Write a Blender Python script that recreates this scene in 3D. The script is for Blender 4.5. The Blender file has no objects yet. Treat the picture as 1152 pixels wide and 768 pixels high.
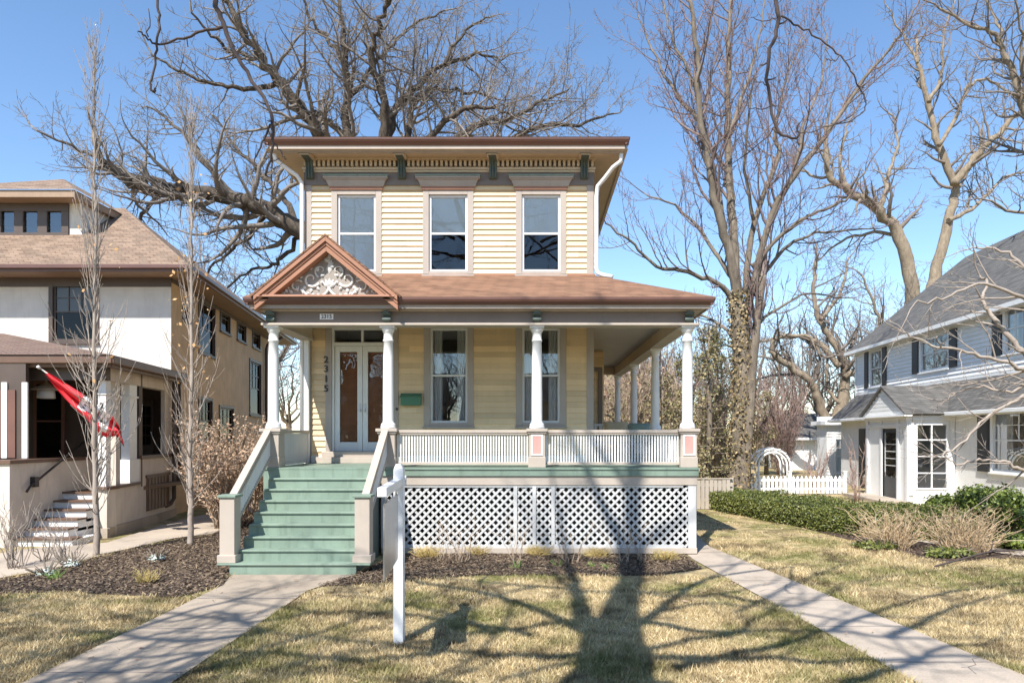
import bpy, math, random
import numpy as np
from mathutils import Vector, Matrix, noise as mnoise
random.seed(7)
R = math.radians
scene = bpy.context.scene
COL = scene.collection
CX, HY, FPX, EYE = 600.0, 490.0, 768.0, 2.3      # vanishing point, focal length in photo pixels, eye height
SUN_A, SUN_E = R(22), R(49.5)
def P(px, py, D):
    return Vector(((px-CX)*D/FPX, D, EYE-(py-HY)*D/FPX))
def G(px, py, z=0.0):
    D = FPX*(EYE-z)/(py-HY)
    return Vector(((px-CX)*D/FPX, D, z))
# ------------------------------------------------------------------ objects
ORG = {}
def thing(name, label, cat, loc=(0,0,0), group=None, kind=None):
    o = bpy.data.objects.new(name, None); COL.objects.link(o)
    o.location = loc; o.empty_display_size = .2
    ORG[o] = Vector(loc)
    tag(o, label, cat, group, kind)
    return o
def tag(o, label=None, cat=None, group=None, kind=None):
    if label: o['label'] = label
    if cat: o['category'] = cat
    if group: o['group'] = group
    if kind: o['kind'] = kind
    return o
class MB:
    def __init__(s): s.v=[]; s.f=[]; s.m=[]; s.cur=0; s.F=None; s.sm=[]
    def _p(s, p):
        if s.F is not None:
            o,u,n = s.F
            p = (o.x+p[0]*u.x+p[1]*n.x, o.y+p[0]*u.y+p[1]*n.y, o.z+p[2])
        s.v.append((p[0],p[1],p[2]))
    def face(s, idx, smooth=False): s.f.append(idx); s.m.append(s.cur); s.sm.append(smooth)
    def poly(s, pts):
        b=len(s.v)
        for p in pts: s._p(p)
        s.face(tuple(range(b,b+len(pts))))
    def hexa(s, p):      # 8 points: bottom 4, top 4
        b=len(s.v)
        for q in p: s._p(q)
        for f in ((0,3,2,1),(4,5,6,7),(0,1,5,4),(1,2,6,5),(2,3,7,6),(3,0,4,7)):
            s.face(tuple(b+i for i in f))
    def box(s, x0,x1,y0,y1,z0,z1):
        s.hexa([(x0,y0,z0),(x1,y0,z0),(x1,y1,z0),(x0,y1,z0),(x0,y0,z1),(x1,y0,z1),(x1,y1,z1),(x0,y1,z1)])
    def prism(s, pts, ext):   # polygon extruded along vector ext
        n=len(pts); b=len(s.v); e=Vector(ext)
        for p in pts: s._p(p)
        for p in pts: s._p((p[0]+e.x,p[1]+e.y,p[2]+e.z))
        s.face(tuple(range(b,b+n))); s.face(tuple(range(b+2*n-1,b+n-1,-1)))
        for i in range(n):
            j=(i+1)%n; s.face((b+i,b+n+i,b+n+j,b+j))
    def beam(s, p0, p1, w, h, up=(0,0,1)):
        p0=Vector(p0); p1=Vector(p1); d=(p1-p0).normalized(); up=Vector(up)
        a=d.cross(up)
        if a.length<1e-5: a=d.cross(Vector((1,0,0)))
        a.normalize(); c=a.cross(d).normalized()
        a*=w/2; c*=h/2
        s.hexa([p0-a-c,p0+a-c,p1+a-c,p1-a-c,p0-a+c,p0+a+c,p1+a+c,p1-a+c])
    def tube(s, pts, rad, n=6, cap=True, smooth=True):
        N=len(pts); b=len(s.v); ref=None
        for i in range(N):
            p=pts[i]
            d=(pts[min(i+1,N-1)]-pts[max(i-1,0)])
            if d.length<1e-7: d=Vector((0,0,1))
            d.normalize()
            if ref is None:
                ref = Vector((1,0,0)) if abs(d.x)<.8 else Vector((0,1,0))
            a=ref-d*ref.dot(d)
            if a.length<1e-4:
                a=d.orthogonal()
            a.normalize(); ref=a; c=d.cross(a)
            r=rad[i] if hasattr(rad,'__len__') else rad
            for k in range(n):
                t=2*math.pi*k/n
                q=p+a*(r*math.cos(t))+c*(r*math.sin(t))
                s._p(q)
        for i in range(N-1):
            for k in range(n):
                k2=(k+1)%n
                s.face((b+i*n+k,b+i*n+k2,b+(i+1)*n+k2,b+(i+1)*n+k),smooth)
        if cap and n>3:
            s.face(tuple(b+k for k in range(n-1,-1,-1))); s.face(tuple(b+(N-1)*n+k for k in range(n)))
    def lathe(s, prof, cx, cy, n=20):   # prof: (radius, z)
        b=len(s.v)
        for r,z in prof:
            for k in range(n):
                t=2*math.pi*k/n; s._p((cx+r*math.cos(t),cy+r*math.sin(t),z))
        for i in range(len(prof)-1):
            sh = abs(prof[i][1]-prof[i+1][1])>.12
            for k in range(n):
                k2=(k+1)%n; s.face((b+i*n+k,b+i*n+k2,b+(i+1)*n+k2,b+(i+1)*n+k),True)
        s.face(tuple(b+k for k in range(n-1,-1,-1))); L=len(prof)-1
        s.face(tuple(b+L*n+k for k in range(n)))
    def build(s, name, mats, parent=None, origin=None):
        o0 = ORG[parent] if parent is not None else (Vector(origin) if origin is not None else Vector((0,0,0)))
        me=bpy.data.meshes.new(name)
        vs=[(x-o0.x,y-o0.y,z-o0.z) for x,y,z in s.v]
        me.from_pydata(vs,[],s.f)
        if not isinstance(mats,(list,tuple)): mats=[mats]
        for m in mats: me.materials.append(m)
        me.polygons.foreach_set('material_index', s.m)
        me.polygons.foreach_set('use_smooth', s.sm)
        me.update()
        o=bpy.data.objects.new(name,me); COL.objects.link(o)
        if parent is not None: o.parent=parent
        else: o.location=o0
        ORG[o]=o0
        return o
def frame(o, u):
    o=Vector((o[0],o[1],0)); u=Vector((u[0],u[1],0)).normalized()
    return (o,u,Vector((u.y,-u.x,0)))
def copy_tree(o, parent=None):
    c=o.copy(); COL.objects.link(c)
    if parent is not None: c.parent=parent
    for ch in o.children: copy_tree(ch,c)
    return c
def bevel(o, w=.006, seg=2):
    m=o.modifiers.new('bevel','BEVEL'); m.width=w; m.segments=seg; m.limit_method='ANGLE'; m.angle_limit=R(40)
    return o
# ------------------------------------------------------------------ materials
def nodes(name):
    m=bpy.data.materials.new(name); m.use_nodes=True
    nt=m.node_tree; b=nt.nodes['Principled BSDF']
    return m,nt,b
def N(nt,t,**k):
    n=nt.nodes.new(t)
    for a,v in k.items():
        if a in n.bl_rna.properties: setattr(n,a,v)
        else: n.inputs[a].default_value=v
    return n
def coords(nt, world=False, scale=(1,1,1)):
    if world: g=N(nt,'ShaderNodeNewGeometry'); out=g.outputs['Position']
    else: g=N(nt,'ShaderNodeTexCoord'); out=g.outputs['Object']
    mp=N(nt,'ShaderNodeMapping'); mp.inputs['Scale'].default_value=scale
    nt.links.new(out,mp.inputs['Vector']); return mp.outputs['Vector']
def ramp(nt, fac, stops):
    r=N(nt,'ShaderNodeValToRGB'); nt.links.new(fac,r.inputs['Fac'])
    e=r.color_ramp.elements
    while len(e)<len(stops): e.new(.5)
    for i,(p,c) in enumerate(stops): e[i].position=p; e[i].color=(*c,1)
    return r.outputs['Color']
def mix(nt, fac, a, b, mode='MIX'):
    m=N(nt,'ShaderNodeMix',data_type='RGBA',blend_type=mode)
    for s,v in ((m.inputs[0],fac),(m.inputs[6],a),(m.inputs[7],b)):
        if hasattr(v,'is_output'): nt.links.new(v,s)
        else: s.default_value = v if not isinstance(v,tuple) else (*v,1)
    return m.outputs[2]
def noise(nt, vec, scale, detail=4, rough=.55):
    n=N(nt,'ShaderNodeTexNoise',Scale=scale,Detail=detail,Roughness=rough); nt.links.new(vec,n.inputs['Vector']); return n.outputs['Fac']
def bump(nt, b, h, strength=.3, dist=.01):
    n=N(nt,'ShaderNodeBump',Strength=strength,Distance=dist); nt.links.new(h,n.inputs['Height']); nt.links.new(n.outputs['Normal'],b.inputs['Normal'])
def paint(name, c, rough=.5, var=.10, dirt=.12, bumps=.08, dirtc=None, grain=None):
    """painted / stained surface with mottling, vertical weathering streaks and a fine bump"""
    m,nt,b=nodes(name); v=coords(nt,scale=grain or (1,1,1))
    n1=noise(nt,v,1.7,5); n2=noise(nt,coords(nt,scale=(9,9,1.1)),1.0,4,.6); n3=noise(nt,v,70,3)
    lo=tuple(x*(1-var) for x in c); hi=tuple(min(1,x*(1+var)) for x in c)
    col=ramp(nt,n1,[(.3,lo),(.7,hi)])
    dc=dirtc or tuple(x*.55 for x in c)
    f=N(nt,'ShaderNodeMapRange'); f.inputs[1].default_value=.52; f.inputs[2].default_value=.80; f.inputs[4].default_value=dirt*2.2
    nt.links.new(n2,f.inputs[0])
    col=mix(nt,f.outputs[0],col,dc)
    nt.links.new(col,b.inputs['Base Color']); b.inputs['Roughness'].default_value=rough
    if bumps: bump(nt,b,n3,bumps,.004)
    return m
def shingles(name, c1, c2, c3, su=1.0, row=.14, slope=.55):
    m,nt,b=nodes(name)
    g=N(nt,'ShaderNodeTexCoord'); s=N(nt,'ShaderNodeSeparateXYZ'); nt.links.new(g.outputs['Object'],s.inputs[0])
    a=N(nt,'ShaderNodeMath',operation='ADD'); nt.links.new(s.outputs[0],a.inputs[0]); nt.links.new(s.outputs[1],a.inputs[1])
    z=N(nt,'ShaderNodeMath',operation='MULTIPLY'); nt.links.new(s.outputs[2],z.inputs[0]); z.inputs[1].default_value=1/slope
    c=N(nt,'ShaderNodeCombineXYZ'); nt.links.new(a.outputs[0],c.inputs[0]); nt.links.new(z.outputs[0],c.inputs[1])
    br=N(nt,'ShaderNodeTexBrick',Scale=1.0); nt.links.new(c.outputs[0],br.inputs['Vector'])
    br.inputs['Brick Width'].default_value=.30*su; br.inputs['Row Height'].default_value=row; br.inputs['Mortar Size'].default_value=.010
    br.inputs['Color1'].default_value=(*c1,1); br.inputs['Color2'].default_value=(*c2,1); br.inputs['Mortar'].default_value=(*[x*.25 for x in c1],1)
    n=noise(nt,c.outputs[0],2.2,6,.65); n2=noise(nt,c.outputs[0],60,2)
    f=N(nt,'ShaderNodeMapRange'); f.inputs[1].default_value=.4; f.inputs[2].default_value=.68; f.inputs[4].default_value=.5
    nt.links.new(n,f.inputs[0])
    col=mix(nt,f.outputs[0],br.outputs['Color'],c3)
    n3=N(nt,'ShaderNodeMapRange'); n3.inputs[3].default_value=.65; n3.inputs[4].default_value=1.35; nt.links.new(n2,n3.inputs[0])
    hs=N(nt,'ShaderNodeVectorMath',operation='SCALE'); nt.links.new(col,hs.inputs[0]); nt.links.new(n3.outputs[0],hs.inputs['Scale'])
    nt.links.new(hs.outputs[0],b.inputs['Base Color']); b.inputs['Roughness'].default_value=.9
    ad=N(nt,'ShaderNodeMath',operation='SUBTRACT'); nt.links.new(n2,ad.inputs[0]); nt.links.new(br.outputs['Fac'],ad.inputs[1])
    bump(nt,b,ad.outputs[0],.6,.012)
    return m
def bark(name, c1, c2, c3, scale=6, rgh=.95, bs=.7):
    m,nt,b=nodes(name); v=coords(nt,scale=(1,1,.35))
    n1=noise(nt,v,scale,6,.7); n2=noise(nt,v,1.1,3)
    col=ramp(nt,n1,[(.32,c1),(.5,c2),(.68,c3)])
    col=mix(nt,n2,col,tuple(x*.75 for x in c2))
    nt.links.new(col,b.inputs['Base Color']); b.inputs['Roughness'].default_value=rgh
    bump(nt,b,n1,bs,.03); return m
def island(name, cols, rough=.8, world_noise=None, trans=0.0):
    """leaves, blades, chips: each loose piece takes its own tint; optional patches in world space"""
    m,nt,b=nodes(name); g=N(nt,'ShaderNodeNewGeometry')
    n=len(cols); col=ramp(nt,g.outputs['Random Per Island'],[(i/(max(1,n-1)),c) for i,c in enumerate(cols)])
    if world_noise:
        col=world_noise(nt,col)
    nt.links.new(col,b.inputs['Base Color']); b.inputs['Roughness'].default_value=rough
    if trans:
        t=N(nt,'ShaderNodeBsdfTranslucent'); nt.links.new(col,t.inputs['Color'])
        ms=N(nt,'ShaderNodeMixShader'); ms.inputs[0].default_value=trans
        nt.links.new(b.outputs[0],ms.inputs[1]); nt.links.new(t.outputs[0],ms.inputs[2])
        nt.links.new(ms.outputs[0],nt.nodes['Material Output'].inputs['Surface'])
    return m
def glass(name, refl=.16, tint=(.86,.9,.92), wav=.0, gc=(.95,.97,1)):
    m,nt,b=nodes(name); nt.nodes.remove(b)
    t=N(nt,'ShaderNodeBsdfTransparent'); t.inputs[0].default_value=(*tint,1)
    g=N(nt,'ShaderNodeBsdfGlossy'); g.inputs['Roughness'].default_value=.005; g.inputs[0].default_value=(*gc,1)
    fr=N(nt,'ShaderNodeFresnel'); fr.inputs[0].default_value=1.5
    a=N(nt,'ShaderNodeMath',operation='ADD',use_clamp=True); nt.links.new(fr.outputs[0],a.inputs[0]); a.inputs[1].default_value=refl
    if wav:
        nn=noise(nt,coords(nt),2.0,2); bp=N(nt,'ShaderNodeBump',Strength=wav,Distance=.02); nt.links.new(nn,bp.inputs['Height']); nt.links.new(bp.outputs[0],g.inputs['Normal'])
    ms=N(nt,'ShaderNodeMixShader'); nt.links.new(a.outputs[0],ms.inputs[0]); nt.links.new(t.outputs[0],ms.inputs[1]); nt.links.new(g.outputs[0],ms.inputs[2])
    nt.links.new(ms.outputs[0],nt.nodes['Material Output'].inputs['Surface']); return m
M={}
M['cream']=paint('cream_paint',(.71,.535,.315),.55,.07,.10,.10,dirtc=(.46,.36,.24))
def boards(m, ex, z0, amt=.16, wl=.45):
    nt=m.node_tree; b=nt.nodes['Principled BSDF']; src=b.inputs['Base Color'].links[0].from_socket
    g=N(nt,'ShaderNodeTexCoord'); s=N(nt,'ShaderNodeSeparateXYZ'); nt.links.new(g.outputs['Object'],s.inputs[0])
    a=N(nt,'ShaderNodeMath',operation='SUBTRACT'); nt.links.new(s.outputs[2],a.inputs[0]); a.inputs[1].default_value=z0
    d=N(nt,'ShaderNodeMath',operation='DIVIDE'); nt.links.new(a.outputs[0],d.inputs[0]); d.inputs[1].default_value=ex
    f=N(nt,'ShaderNodeMath',operation='FLOOR'); nt.links.new(d.outputs[0],f.inputs[0])
    x=N(nt,'ShaderNodeMath',operation='MULTIPLY'); nt.links.new(s.outputs[0],x.inputs[0]); x.inputs[1].default_value=wl
    sh=N(nt,'ShaderNodeMath',operation='MULTIPLY'); nt.links.new(f.outputs[0],sh.inputs[0]); sh.inputs[1].default_value=.37
    ad=N(nt,'ShaderNodeMath',operation='ADD'); nt.links.new(x.outputs[0],ad.inputs[0]); nt.links.new(sh.outputs[0],ad.inputs[1])
    fx=N(nt,'ShaderNodeMath',operation='FLOOR'); nt.links.new(ad.outputs[0],fx.inputs[0])
    c=N(nt,'ShaderNodeCombineXYZ'); nt.links.new(fx.outputs[0],c.inputs[0]); nt.links.new(f.outputs[0],c.inputs[1])
    w=N(nt,'ShaderNodeTexWhiteNoise',noise_dimensions='2D'); nt.links.new(c.outputs[0],w.inputs['Vector'])
    mr=N(nt,'ShaderNodeMapRange'); mr.inputs[3].default_value=1-amt; mr.inputs[4].default_value=1+amt*.5; nt.links.new(w.outputs['Value'],mr.inputs[0])
    hs=N(nt,'ShaderNodeVectorMath',operation='SCALE'); nt.links.new(src,hs.inputs[0]); nt.links.new(mr.outputs[0],hs.inputs['Scale']); nt.links.new(hs.outputs[0],b.inputs['Base Color'])
boards(M['cream'],.125,1.69,.22)
M['taupe']=paint('taupe_paint',(.36,.305,.26),.55,.08,.12,.1)
M['frieze']=paint('frieze_paint',(.175,.14,.118),.55,.06,.08,.05)
M['beige']=paint('beige_trim',(.42,.36,.30),.55,.08,.16,.12,dirtc=(.33,.28,.23))
M['white']=paint('white_paint',(.74,.73,.71),.45,.04,.10,.06,dirtc=(.55,.53,.48))
M['offwhite']=paint('aged_white',(.64,.63,.60),.5,.06,.16,.1,dirtc=(.46,.44,.40))
M['lattice']=paint('lattice_paint',(.50,.50,.49),.6,.10,.25,.1,dirtc=(.30,.29,.27))
M['vinyl']=paint('white_vinyl',(.72,.72,.72),.3,.02,.03,0)
M['soffit']=paint('soffit_cream',(.52,.42,.30),.6,.06,.06,.05)
M['ceil']=paint('porch_ceiling',(.42,.385,.365),.5,.05,.06,.05)
M['green']=paint('porch_green',(.185,.25,.195),.55,.16,.32,.15,dirtc=(.10,.135,.105))
M['dkgreen']=paint('dark_green',(.07,.095,.083),.5,.1,.1,.1)
M['mailgreen']=paint('mailbox_green',(.05,.17,.10),.35,.05,.05,0)
M['pink']=paint('pink_panel',(.60,.30,.26),.5,.06,.08,.05)
M['copper']=paint('copper_trim',(.33,.155,.09),.5,.08,.12,.06)
M['gutter']=paint('brown_gutter',(.13,.065,.05),.35,.08,.08,0)
M['tymp']=paint('tympanum_paint',(.30,.26,.225),.6,.08,.08,.1)
M['roof']=shingles('porch_shingles',(.25,.128,.072),(.14,.068,.038),(.30,.17,.10),slope=.4)
M['foundation']=paint('foundation',(.20,.17,.15),.9,.2,.2,.4)
M['dark']=paint('unlit_black',(.05,.045,.04),.8,.1,0,0)  # near-black paint that stands in for unlit space
M['room']=paint('room_wall',(.30,.27,.24),.9,.1,0,0)
M['blind']=paint('window_blind',(.85,.85,.82),.6,.03,0,0)
M['curtain']=paint('curtain_cloth',(.66,.66,.64),.9,.05,0,0)
M['shade']=paint('fabric_shade',(.42,.20,.10),.8,.15,.15,.1)
M['glass']=glass('window_glass',.10,(.9,.93,.94),.03)
M['glassup']=glass('upper_glass',.02,(.93,.95,.96),.03)
M['glassdark']=glass('screened_glass',.03,(.5,.5,.5),0,(.3,.31,.33))
M['glassdoor']=glass('door_glass',.05,(.8,.78,.74),.25)
M['iron']=paint('black_iron',(.025,.022,.022),.4,.1,0,.05)
M['metal']=paint('grey_metal',(.45,.46,.48),.3,.1,.05,0); M['metal'].node_tree.nodes['Principled BSDF'].inputs['Metallic'].default_value=.8
# neighbour on the left
M['stucco']=paint('white_stucco',(.64,.60,.54),.9,.09,.22,.7,dirtc=(.5,.46,.4))
M['tan']=paint('tan_stucco',(.57,.425,.275),.9,.12,.25,.7)
M['greige']=paint('porch_stucco',(.60,.535,.46),.9,.10,.25,.7)
M['brown']=paint('brown_trim',(.085,.060,.048),.5,.12,.1,.08)
M['redbrown']=paint('red_brown_panel',(.16,.075,.055),.5,.12,.1,.08)
M['browncap']=paint('brown_cap',(.13,.075,.05),.5,.12,.1,.08)
M['lsoffit']=paint('brown_soffit',(.30,.205,.135),.6,.1,.1,.05)
M['lroof']=shingles('tan_shingles',(.275,.185,.125),(.15,.10,.068),(.31,.225,.16),slope=.57)
M['lproof']=shingles('brown_shingles',(.18,.115,.085),(.14,.09,.068),(.22,.15,.115),slope=.3)
# neighbour on the right
M['rwhite']=paint('right_white',(.82,.82,.80),.5,.04,.06,.06)
M['rbrick']=paint('painted_brick',(.78,.77,.75),.8,.06,.1,.4)
M['slate']=shingles('grey_shingles',(.135,.128,.118),(.062,.058,.054),(.15,.145,.135),slope=.6)
M['shutter']=paint('black_shutter',(.03,.03,.034),.45,.1,.05,.05)
M['wood']=paint('weathered_fence',(.42,.36,.29),.85,.15,.25,.3,grain=(1,1,.2))
M['picket']=paint('white_picket',(.82,.82,.80),.5,.04,.06,.05)
M['orange']=shingles('orange_shingles',(.42,.22,.12),(.36,.19,.10),(.45,.27,.17),slope=.5)
# plants
M['oakbark']=bark('oak_bark',(.022,.018,.014),(.085,.066,.05),(.20,.16,.12),7)
M['oaktwig']=bark('oak_twig',(.09,.075,.062),(.22,.185,.155),(.38,.33,.28),3,bs=.2)
M['maplebark']=bark('maple_bark',(.06,.047,.036),(.185,.15,.112),(.34,.285,.215),6)
M['mapletwig']=bark('maple_twig',(.10,.068,.06),(.20,.145,.13),(.31,.245,.22),3,bs=.2)
M['elmbark']=bark('pale_bark',(.085,.065,.045),(.255,.20,.14),(.42,.345,.25),5)
M['elmtwig']=bark('pale_twig',(.10,.08,.065),(.21,.17,.14),(.31,.26,.22),3,bs=.2)
M['sapbark']=bark('sapling_bark',(.24,.19,.15),(.36,.30,.25),(.48,.42,.36),10,bs=.3)
M['sapleaf']=island('clinging_leaf',[(.42,.22,.08),(.55,.34,.15)],.7)
M['darkbark']=bark('near_bark',(.035,.026,.024),(.075,.055,.05),(.12,.09,.08),20,bs=.4)
M['bud']=island('red_bud',[(.20,.07,.07),(.30,.13,.12)],.5)
M['ivy']=island('ivy_leaf',[(.17,.12,.055),(.36,.27,.13),(.09,.08,.03),(.27,.19,.09),(.44,.34,.18)],.7)
M['box']=island('boxwood_leaf',[(.03,.045,.012),(.085,.105,.02),(.16,.18,.038),(.25,.255,.07)],.5,trans=.2)
M['yew']=island('yew_leaf',[(.035,.06,.012),(.09,.13,.02),(.16,.205,.035),(.25,.29,.06)],.5,trans=.2)
M['thuja']=island('conifer_leaf',[(.08,.09,.035),(.19,.17,.07),(.32,.27,.13),(.40,.32,.18)],.7,trans=.2)
M['dry']=island('dry_stem',[(.42,.29,.16),(.60,.44,.26),(.70,.55,.36),(.5,.36,.22)],.8)
M['dryleaf']=island('dry_leaf',[(.22,.135,.085),(.38,.25,.165),(.48,.345,.235),(.30,.19,.125)],.8)
M['greenblade']=island('green_shoot',[(.14,.25,.05),(.28,.38,.10)],.6,trans=.2)
M['pale']=island('pale_flower',[(.55,.60,.55),(.75,.78,.75),(.35,.45,.30)],.6)
M['tuft']=island('straw_tuft',[(.48,.36,.12),(.62,.48,.20),(.40,.30,.12)],.8)
# ------------------------------------------------------------------ camera, sun, sky
cam=bpy.data.cameras.new('camera'); co=bpy.data.objects.new('camera',cam); COL.objects.link(co)
co.location=(0,0,EYE); co.rotation_euler=(R(90),0,0)
cam.sensor_width=36; cam.lens=24.0; cam.shift_x=(576-CX)/1152; cam.shift_y=(HY-384)/1152
cam.clip_start=.05; cam.clip_end=2000
scene.camera=co
sd=Vector((math.sin(SUN_A)*math.cos(SUN_E),math.cos(SUN_A)*math.cos(SUN_E),-math.sin(SUN_E)))
sl=bpy.data.lights.new('sun','SUN'); sl.energy=4.9; sl.angle=R(.42); sl.color=(1,.955,.89)
so=bpy.data.objects.new('sun',sl); COL.objects.link(so); so.rotation_euler=sd.to_track_quat('-Z','Y').to_euler(); so.location=(-10,-20,40)
w=bpy.data.worlds.new('World'); scene.world=w; w.use_nodes=True
nt=w.node_tree; bg=nt.nodes['Background']
sky=nt.nodes.new('ShaderNodeTexSky'); sky.sky_type='NISHITA'; sky.sun_disc=False
sky.sun_elevation=SUN_E; sky.sun_rotation=math.pi+SUN_A
sky.air_density=1.0; sky.dust_density=.1; sky.ozone_density=1.5; sky.altitude=200
hs=nt.nodes.new('ShaderNodeHueSaturation'); hs.inputs['Saturation'].default_value=1.10; nt.links.new(sky.outputs[0],hs.inputs['Color']); nt.links.new(hs.outputs[0],bg.inputs[0]); bg.inputs[1].default_value=.14
vs=scene.view_settings; vs.view_transform='Standard'; vs.look='None'; vs.exposure=0.8; vs.gamma=1; vs.use_curve_mapping=False
scene.cycles.max_bounces=8; scene.cycles.transparent_max_bounces=12; scene.cycles.use_denoising=True
# ------------------------------------------------------------------ ground
def lawn_noise(nt, base):
    v=coords(nt,world=True)
    n1=noise(nt,v,.42,6,.65); n2=noise(nt,v,1.3,5,.65); n3=noise(nt,v,4.5,4,.6)
    def rng_(n,a,b,hi):
        g=N(nt,'ShaderNodeMapRange'); g.inputs[1].default_value=a; g.inputs[2].default_value=b; g.inputs[4].default_value=hi; nt.links.new(n,g.inputs[0]); return g.outputs[0]
    c=mix(nt,rng_(n1,.48,.575,.84),base,(.15,.155,.035))
    c=mix(nt,rng_(n2,.505,.61,.80),c,(.125,.088,.042))
    return mix(nt,rng_(n3,.50,.64,.60),c,(.54,.43,.235))
def ground_mat(name, stops, scale, bs, dist, over=None, sc2=14):
    m,nt,b=nodes(name); v=coords(nt,world=True)
    n1=noise(nt,v,scale,8,.7); col=ramp(nt,n1,stops)
    if over: col=over(nt,col)
    n2=noise(nt,v,sc2,6,.7)
    nt.links.new(col,b.inputs['Base Color']); b.inputs['Roughness'].default_value=.95
    bump(nt,b,n2,bs,dist); return m
M['lawn']=ground_mat('lawn_thatch',[(.3,(.18,.125,.06)),(.5,(.37,.28,.14)),(.7,(.54,.425,.235))],26,.8,.03,lawn_noise,40)
M['blade']=island('grass_blade',[(.20,.14,.06),(.50,.375,.185),(.76,.62,.37),(.33,.24,.105),(.62,.49,.27),(.80,.68,.44)],.75,lawn_noise,trans=.15)
M['mulch']=ground_mat('mulch_soil',[(.3,(.035,.022,.016)),(.5,(.075,.048,.033)),(.7,(.14,.095,.068))],22,1.0,.05,None,16)
M['chip']=island('wood_chip',[(.04,.027,.017),(.12,.083,.052),(.27,.20,.13),(.07,.047,.03),(.19,.135,.088)],.9)
def concrete(name,c):
    m,nt,b=nodes(name); v=coords(nt,world=True)
    n1=noise(nt,v,.9,6,.65); n2=noise(nt,v,45,4,.7)
    col=ramp(nt,n1,[(.28,tuple(x*.55 for x in c)),(.47,tuple(x*.9 for x in c)),(.6,c),(.75,tuple(x*1.22 for x in c))])
    s=ramp(nt,n2,[(.35,(.72,.72,.72)),(.55,(1,1,1))]); col=mix(nt,.6,col,s,'MULTIPLY')
    nt.links.new(col,b.inputs['Base Color']); b.inputs['Roughness'].default_value=.9; bump(nt,b,n2,.35,.006); return m
M['walk']=concrete('walk_concrete',(.375,.305,.23)); M['walk2']=concrete('pale_concrete',(.45,.375,.295))
def sheet(name, poly, z, mat):
    mb=MB(); mb.poly([(x,y,z) for x,y in poly]); o=mb.build(name,mat); tag(o,kind='structure'); return o
gm=MB(); gm.poly([(-900,-300,0),(900,-300,0),(900,1500,0),(-900,1500,0)]); tag(gm.build('ground',M['lawn']),kind='structure')
def gp(px,py): g=G(px,py); return (g.x,g.y)
WALK=[(-4.72,2.0),(-3.38,2.0),(-3.34,10.1),(-2.95,11.25),(-4.98,11.25),(-4.76,10.5)]
SIDEWALK=[(5.25,2.0),(3.92,2.0),gp(1022,763.7),gp(780,629.7),(3.0,17),(3.2,30),(4.1,30),(3.85,17),gp(797.8,615),gp(1152,760.5)]
LPATH=[gp(-120,672),gp(0,651),gp(60,640),gp(122,623),gp(195,606),gp(238,601),(-8.7,24),(-9.7,24),gp(180,592),gp(120,611),gp(40,617),gp(-120,640)]
BEDF=[(-2.93,11.3),(-3.30,10.4),gp(440,655),gp(540,647),gp(640,648),gp(740,647),gp(790,640),(2.93,12.7),(2.9,13.1),(-2.6,13.3)]
BEDL=[gp(-150,690),gp(0,668),gp(60,666),gp(130,669),gp(200,672),gp(252,659),(-5.02,11.25),(-5.6,13.5),(-5.6,21),(-8.3,21),gp(238,602),gp(195,607.5),gp(122,624.5),gp(60,642),gp(0,653),gp(-120,674)]
BEDR=[gp(820,575),gp(900,593),gp(975,612),gp(1060,632),gp(1152,628),(13,13.5),(12.5,16),(9.5,19.5),(6.6,24),(6.0,22)]
RPATH=[gp(1010,606),gp(1090,619),gp(1152,626),gp(1240,640),gp(1240,622),gp(1152,611),gp(1060,602),gp(1010,598)]
sheet('front_walk',WALK,.016,M['walk']); sheet('side_walk',SIDEWALK,.016,M['walk2']); sheet('neighbour_walk',LPATH,.020,M['walk2'])
sheet('mulch_bed',BEDF,.006,M['mulch']); sheet('mulch_bed',BEDL,.010,M['mulch']); sheet('mulch_bed',BEDR,.006,M['mulch'])
sheet('stone_walk',RPATH,.022,M['walk2'])
# control joints cut in the walks
jm=MB()
for y in (3.6,5.1,6.6,8.1,9.6): jm.box(-4.71,-3.35,y-.013,y+.013,.0165,.019)
for y in (5.6,6.9,8.2,9.5,10.8,12.1,13.4): 
    t_=(y-6.53)/(14.1-6.53); jm.box(3.55-.088*(y-6.45)+.0,4.69-.139*(y-6.53),y-.008,y+.008,.0165,.019)
for pts_ in ([(4.25,6.55),(4.30,6.75),(4.42,6.82),(4.5,7.0),(4.62,7.05)],[(-4.2,7.3),(-4.0,7.42),(-3.9,7.38),(-3.6,7.6),(-3.4,7.62)],[(3.3,10.0),(3.45,10.15),(3.6,10.12),(3.85,10.4)]):
    for (xa,ya),(xb,yb) in zip(pts_[:-1],pts_[1:]): jm.beam((xa,ya,.0172),(xb,yb,.0172),.010,.0025)
tag(jm.build('walk_joints',M['foundation']),kind='structure')
def inside(poly,x,y):
    n=len(poly); r=np.zeros(x.shape,bool); j=n-1
    for i in range(n):
        xi,yi=poly[i][:2]; xj,yj=poly[j][:2]
        with np.errstate(divide='ignore',invalid='ignore'):
            c=((yi>y)!=(yj>y))&(x<(xj-xi)*(y-yi)/((yj-yi) if yj!=yi else 1e-9)+xi)
        r^=c; j=i
    return r
rng=np.random.default_rng(5)
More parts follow.
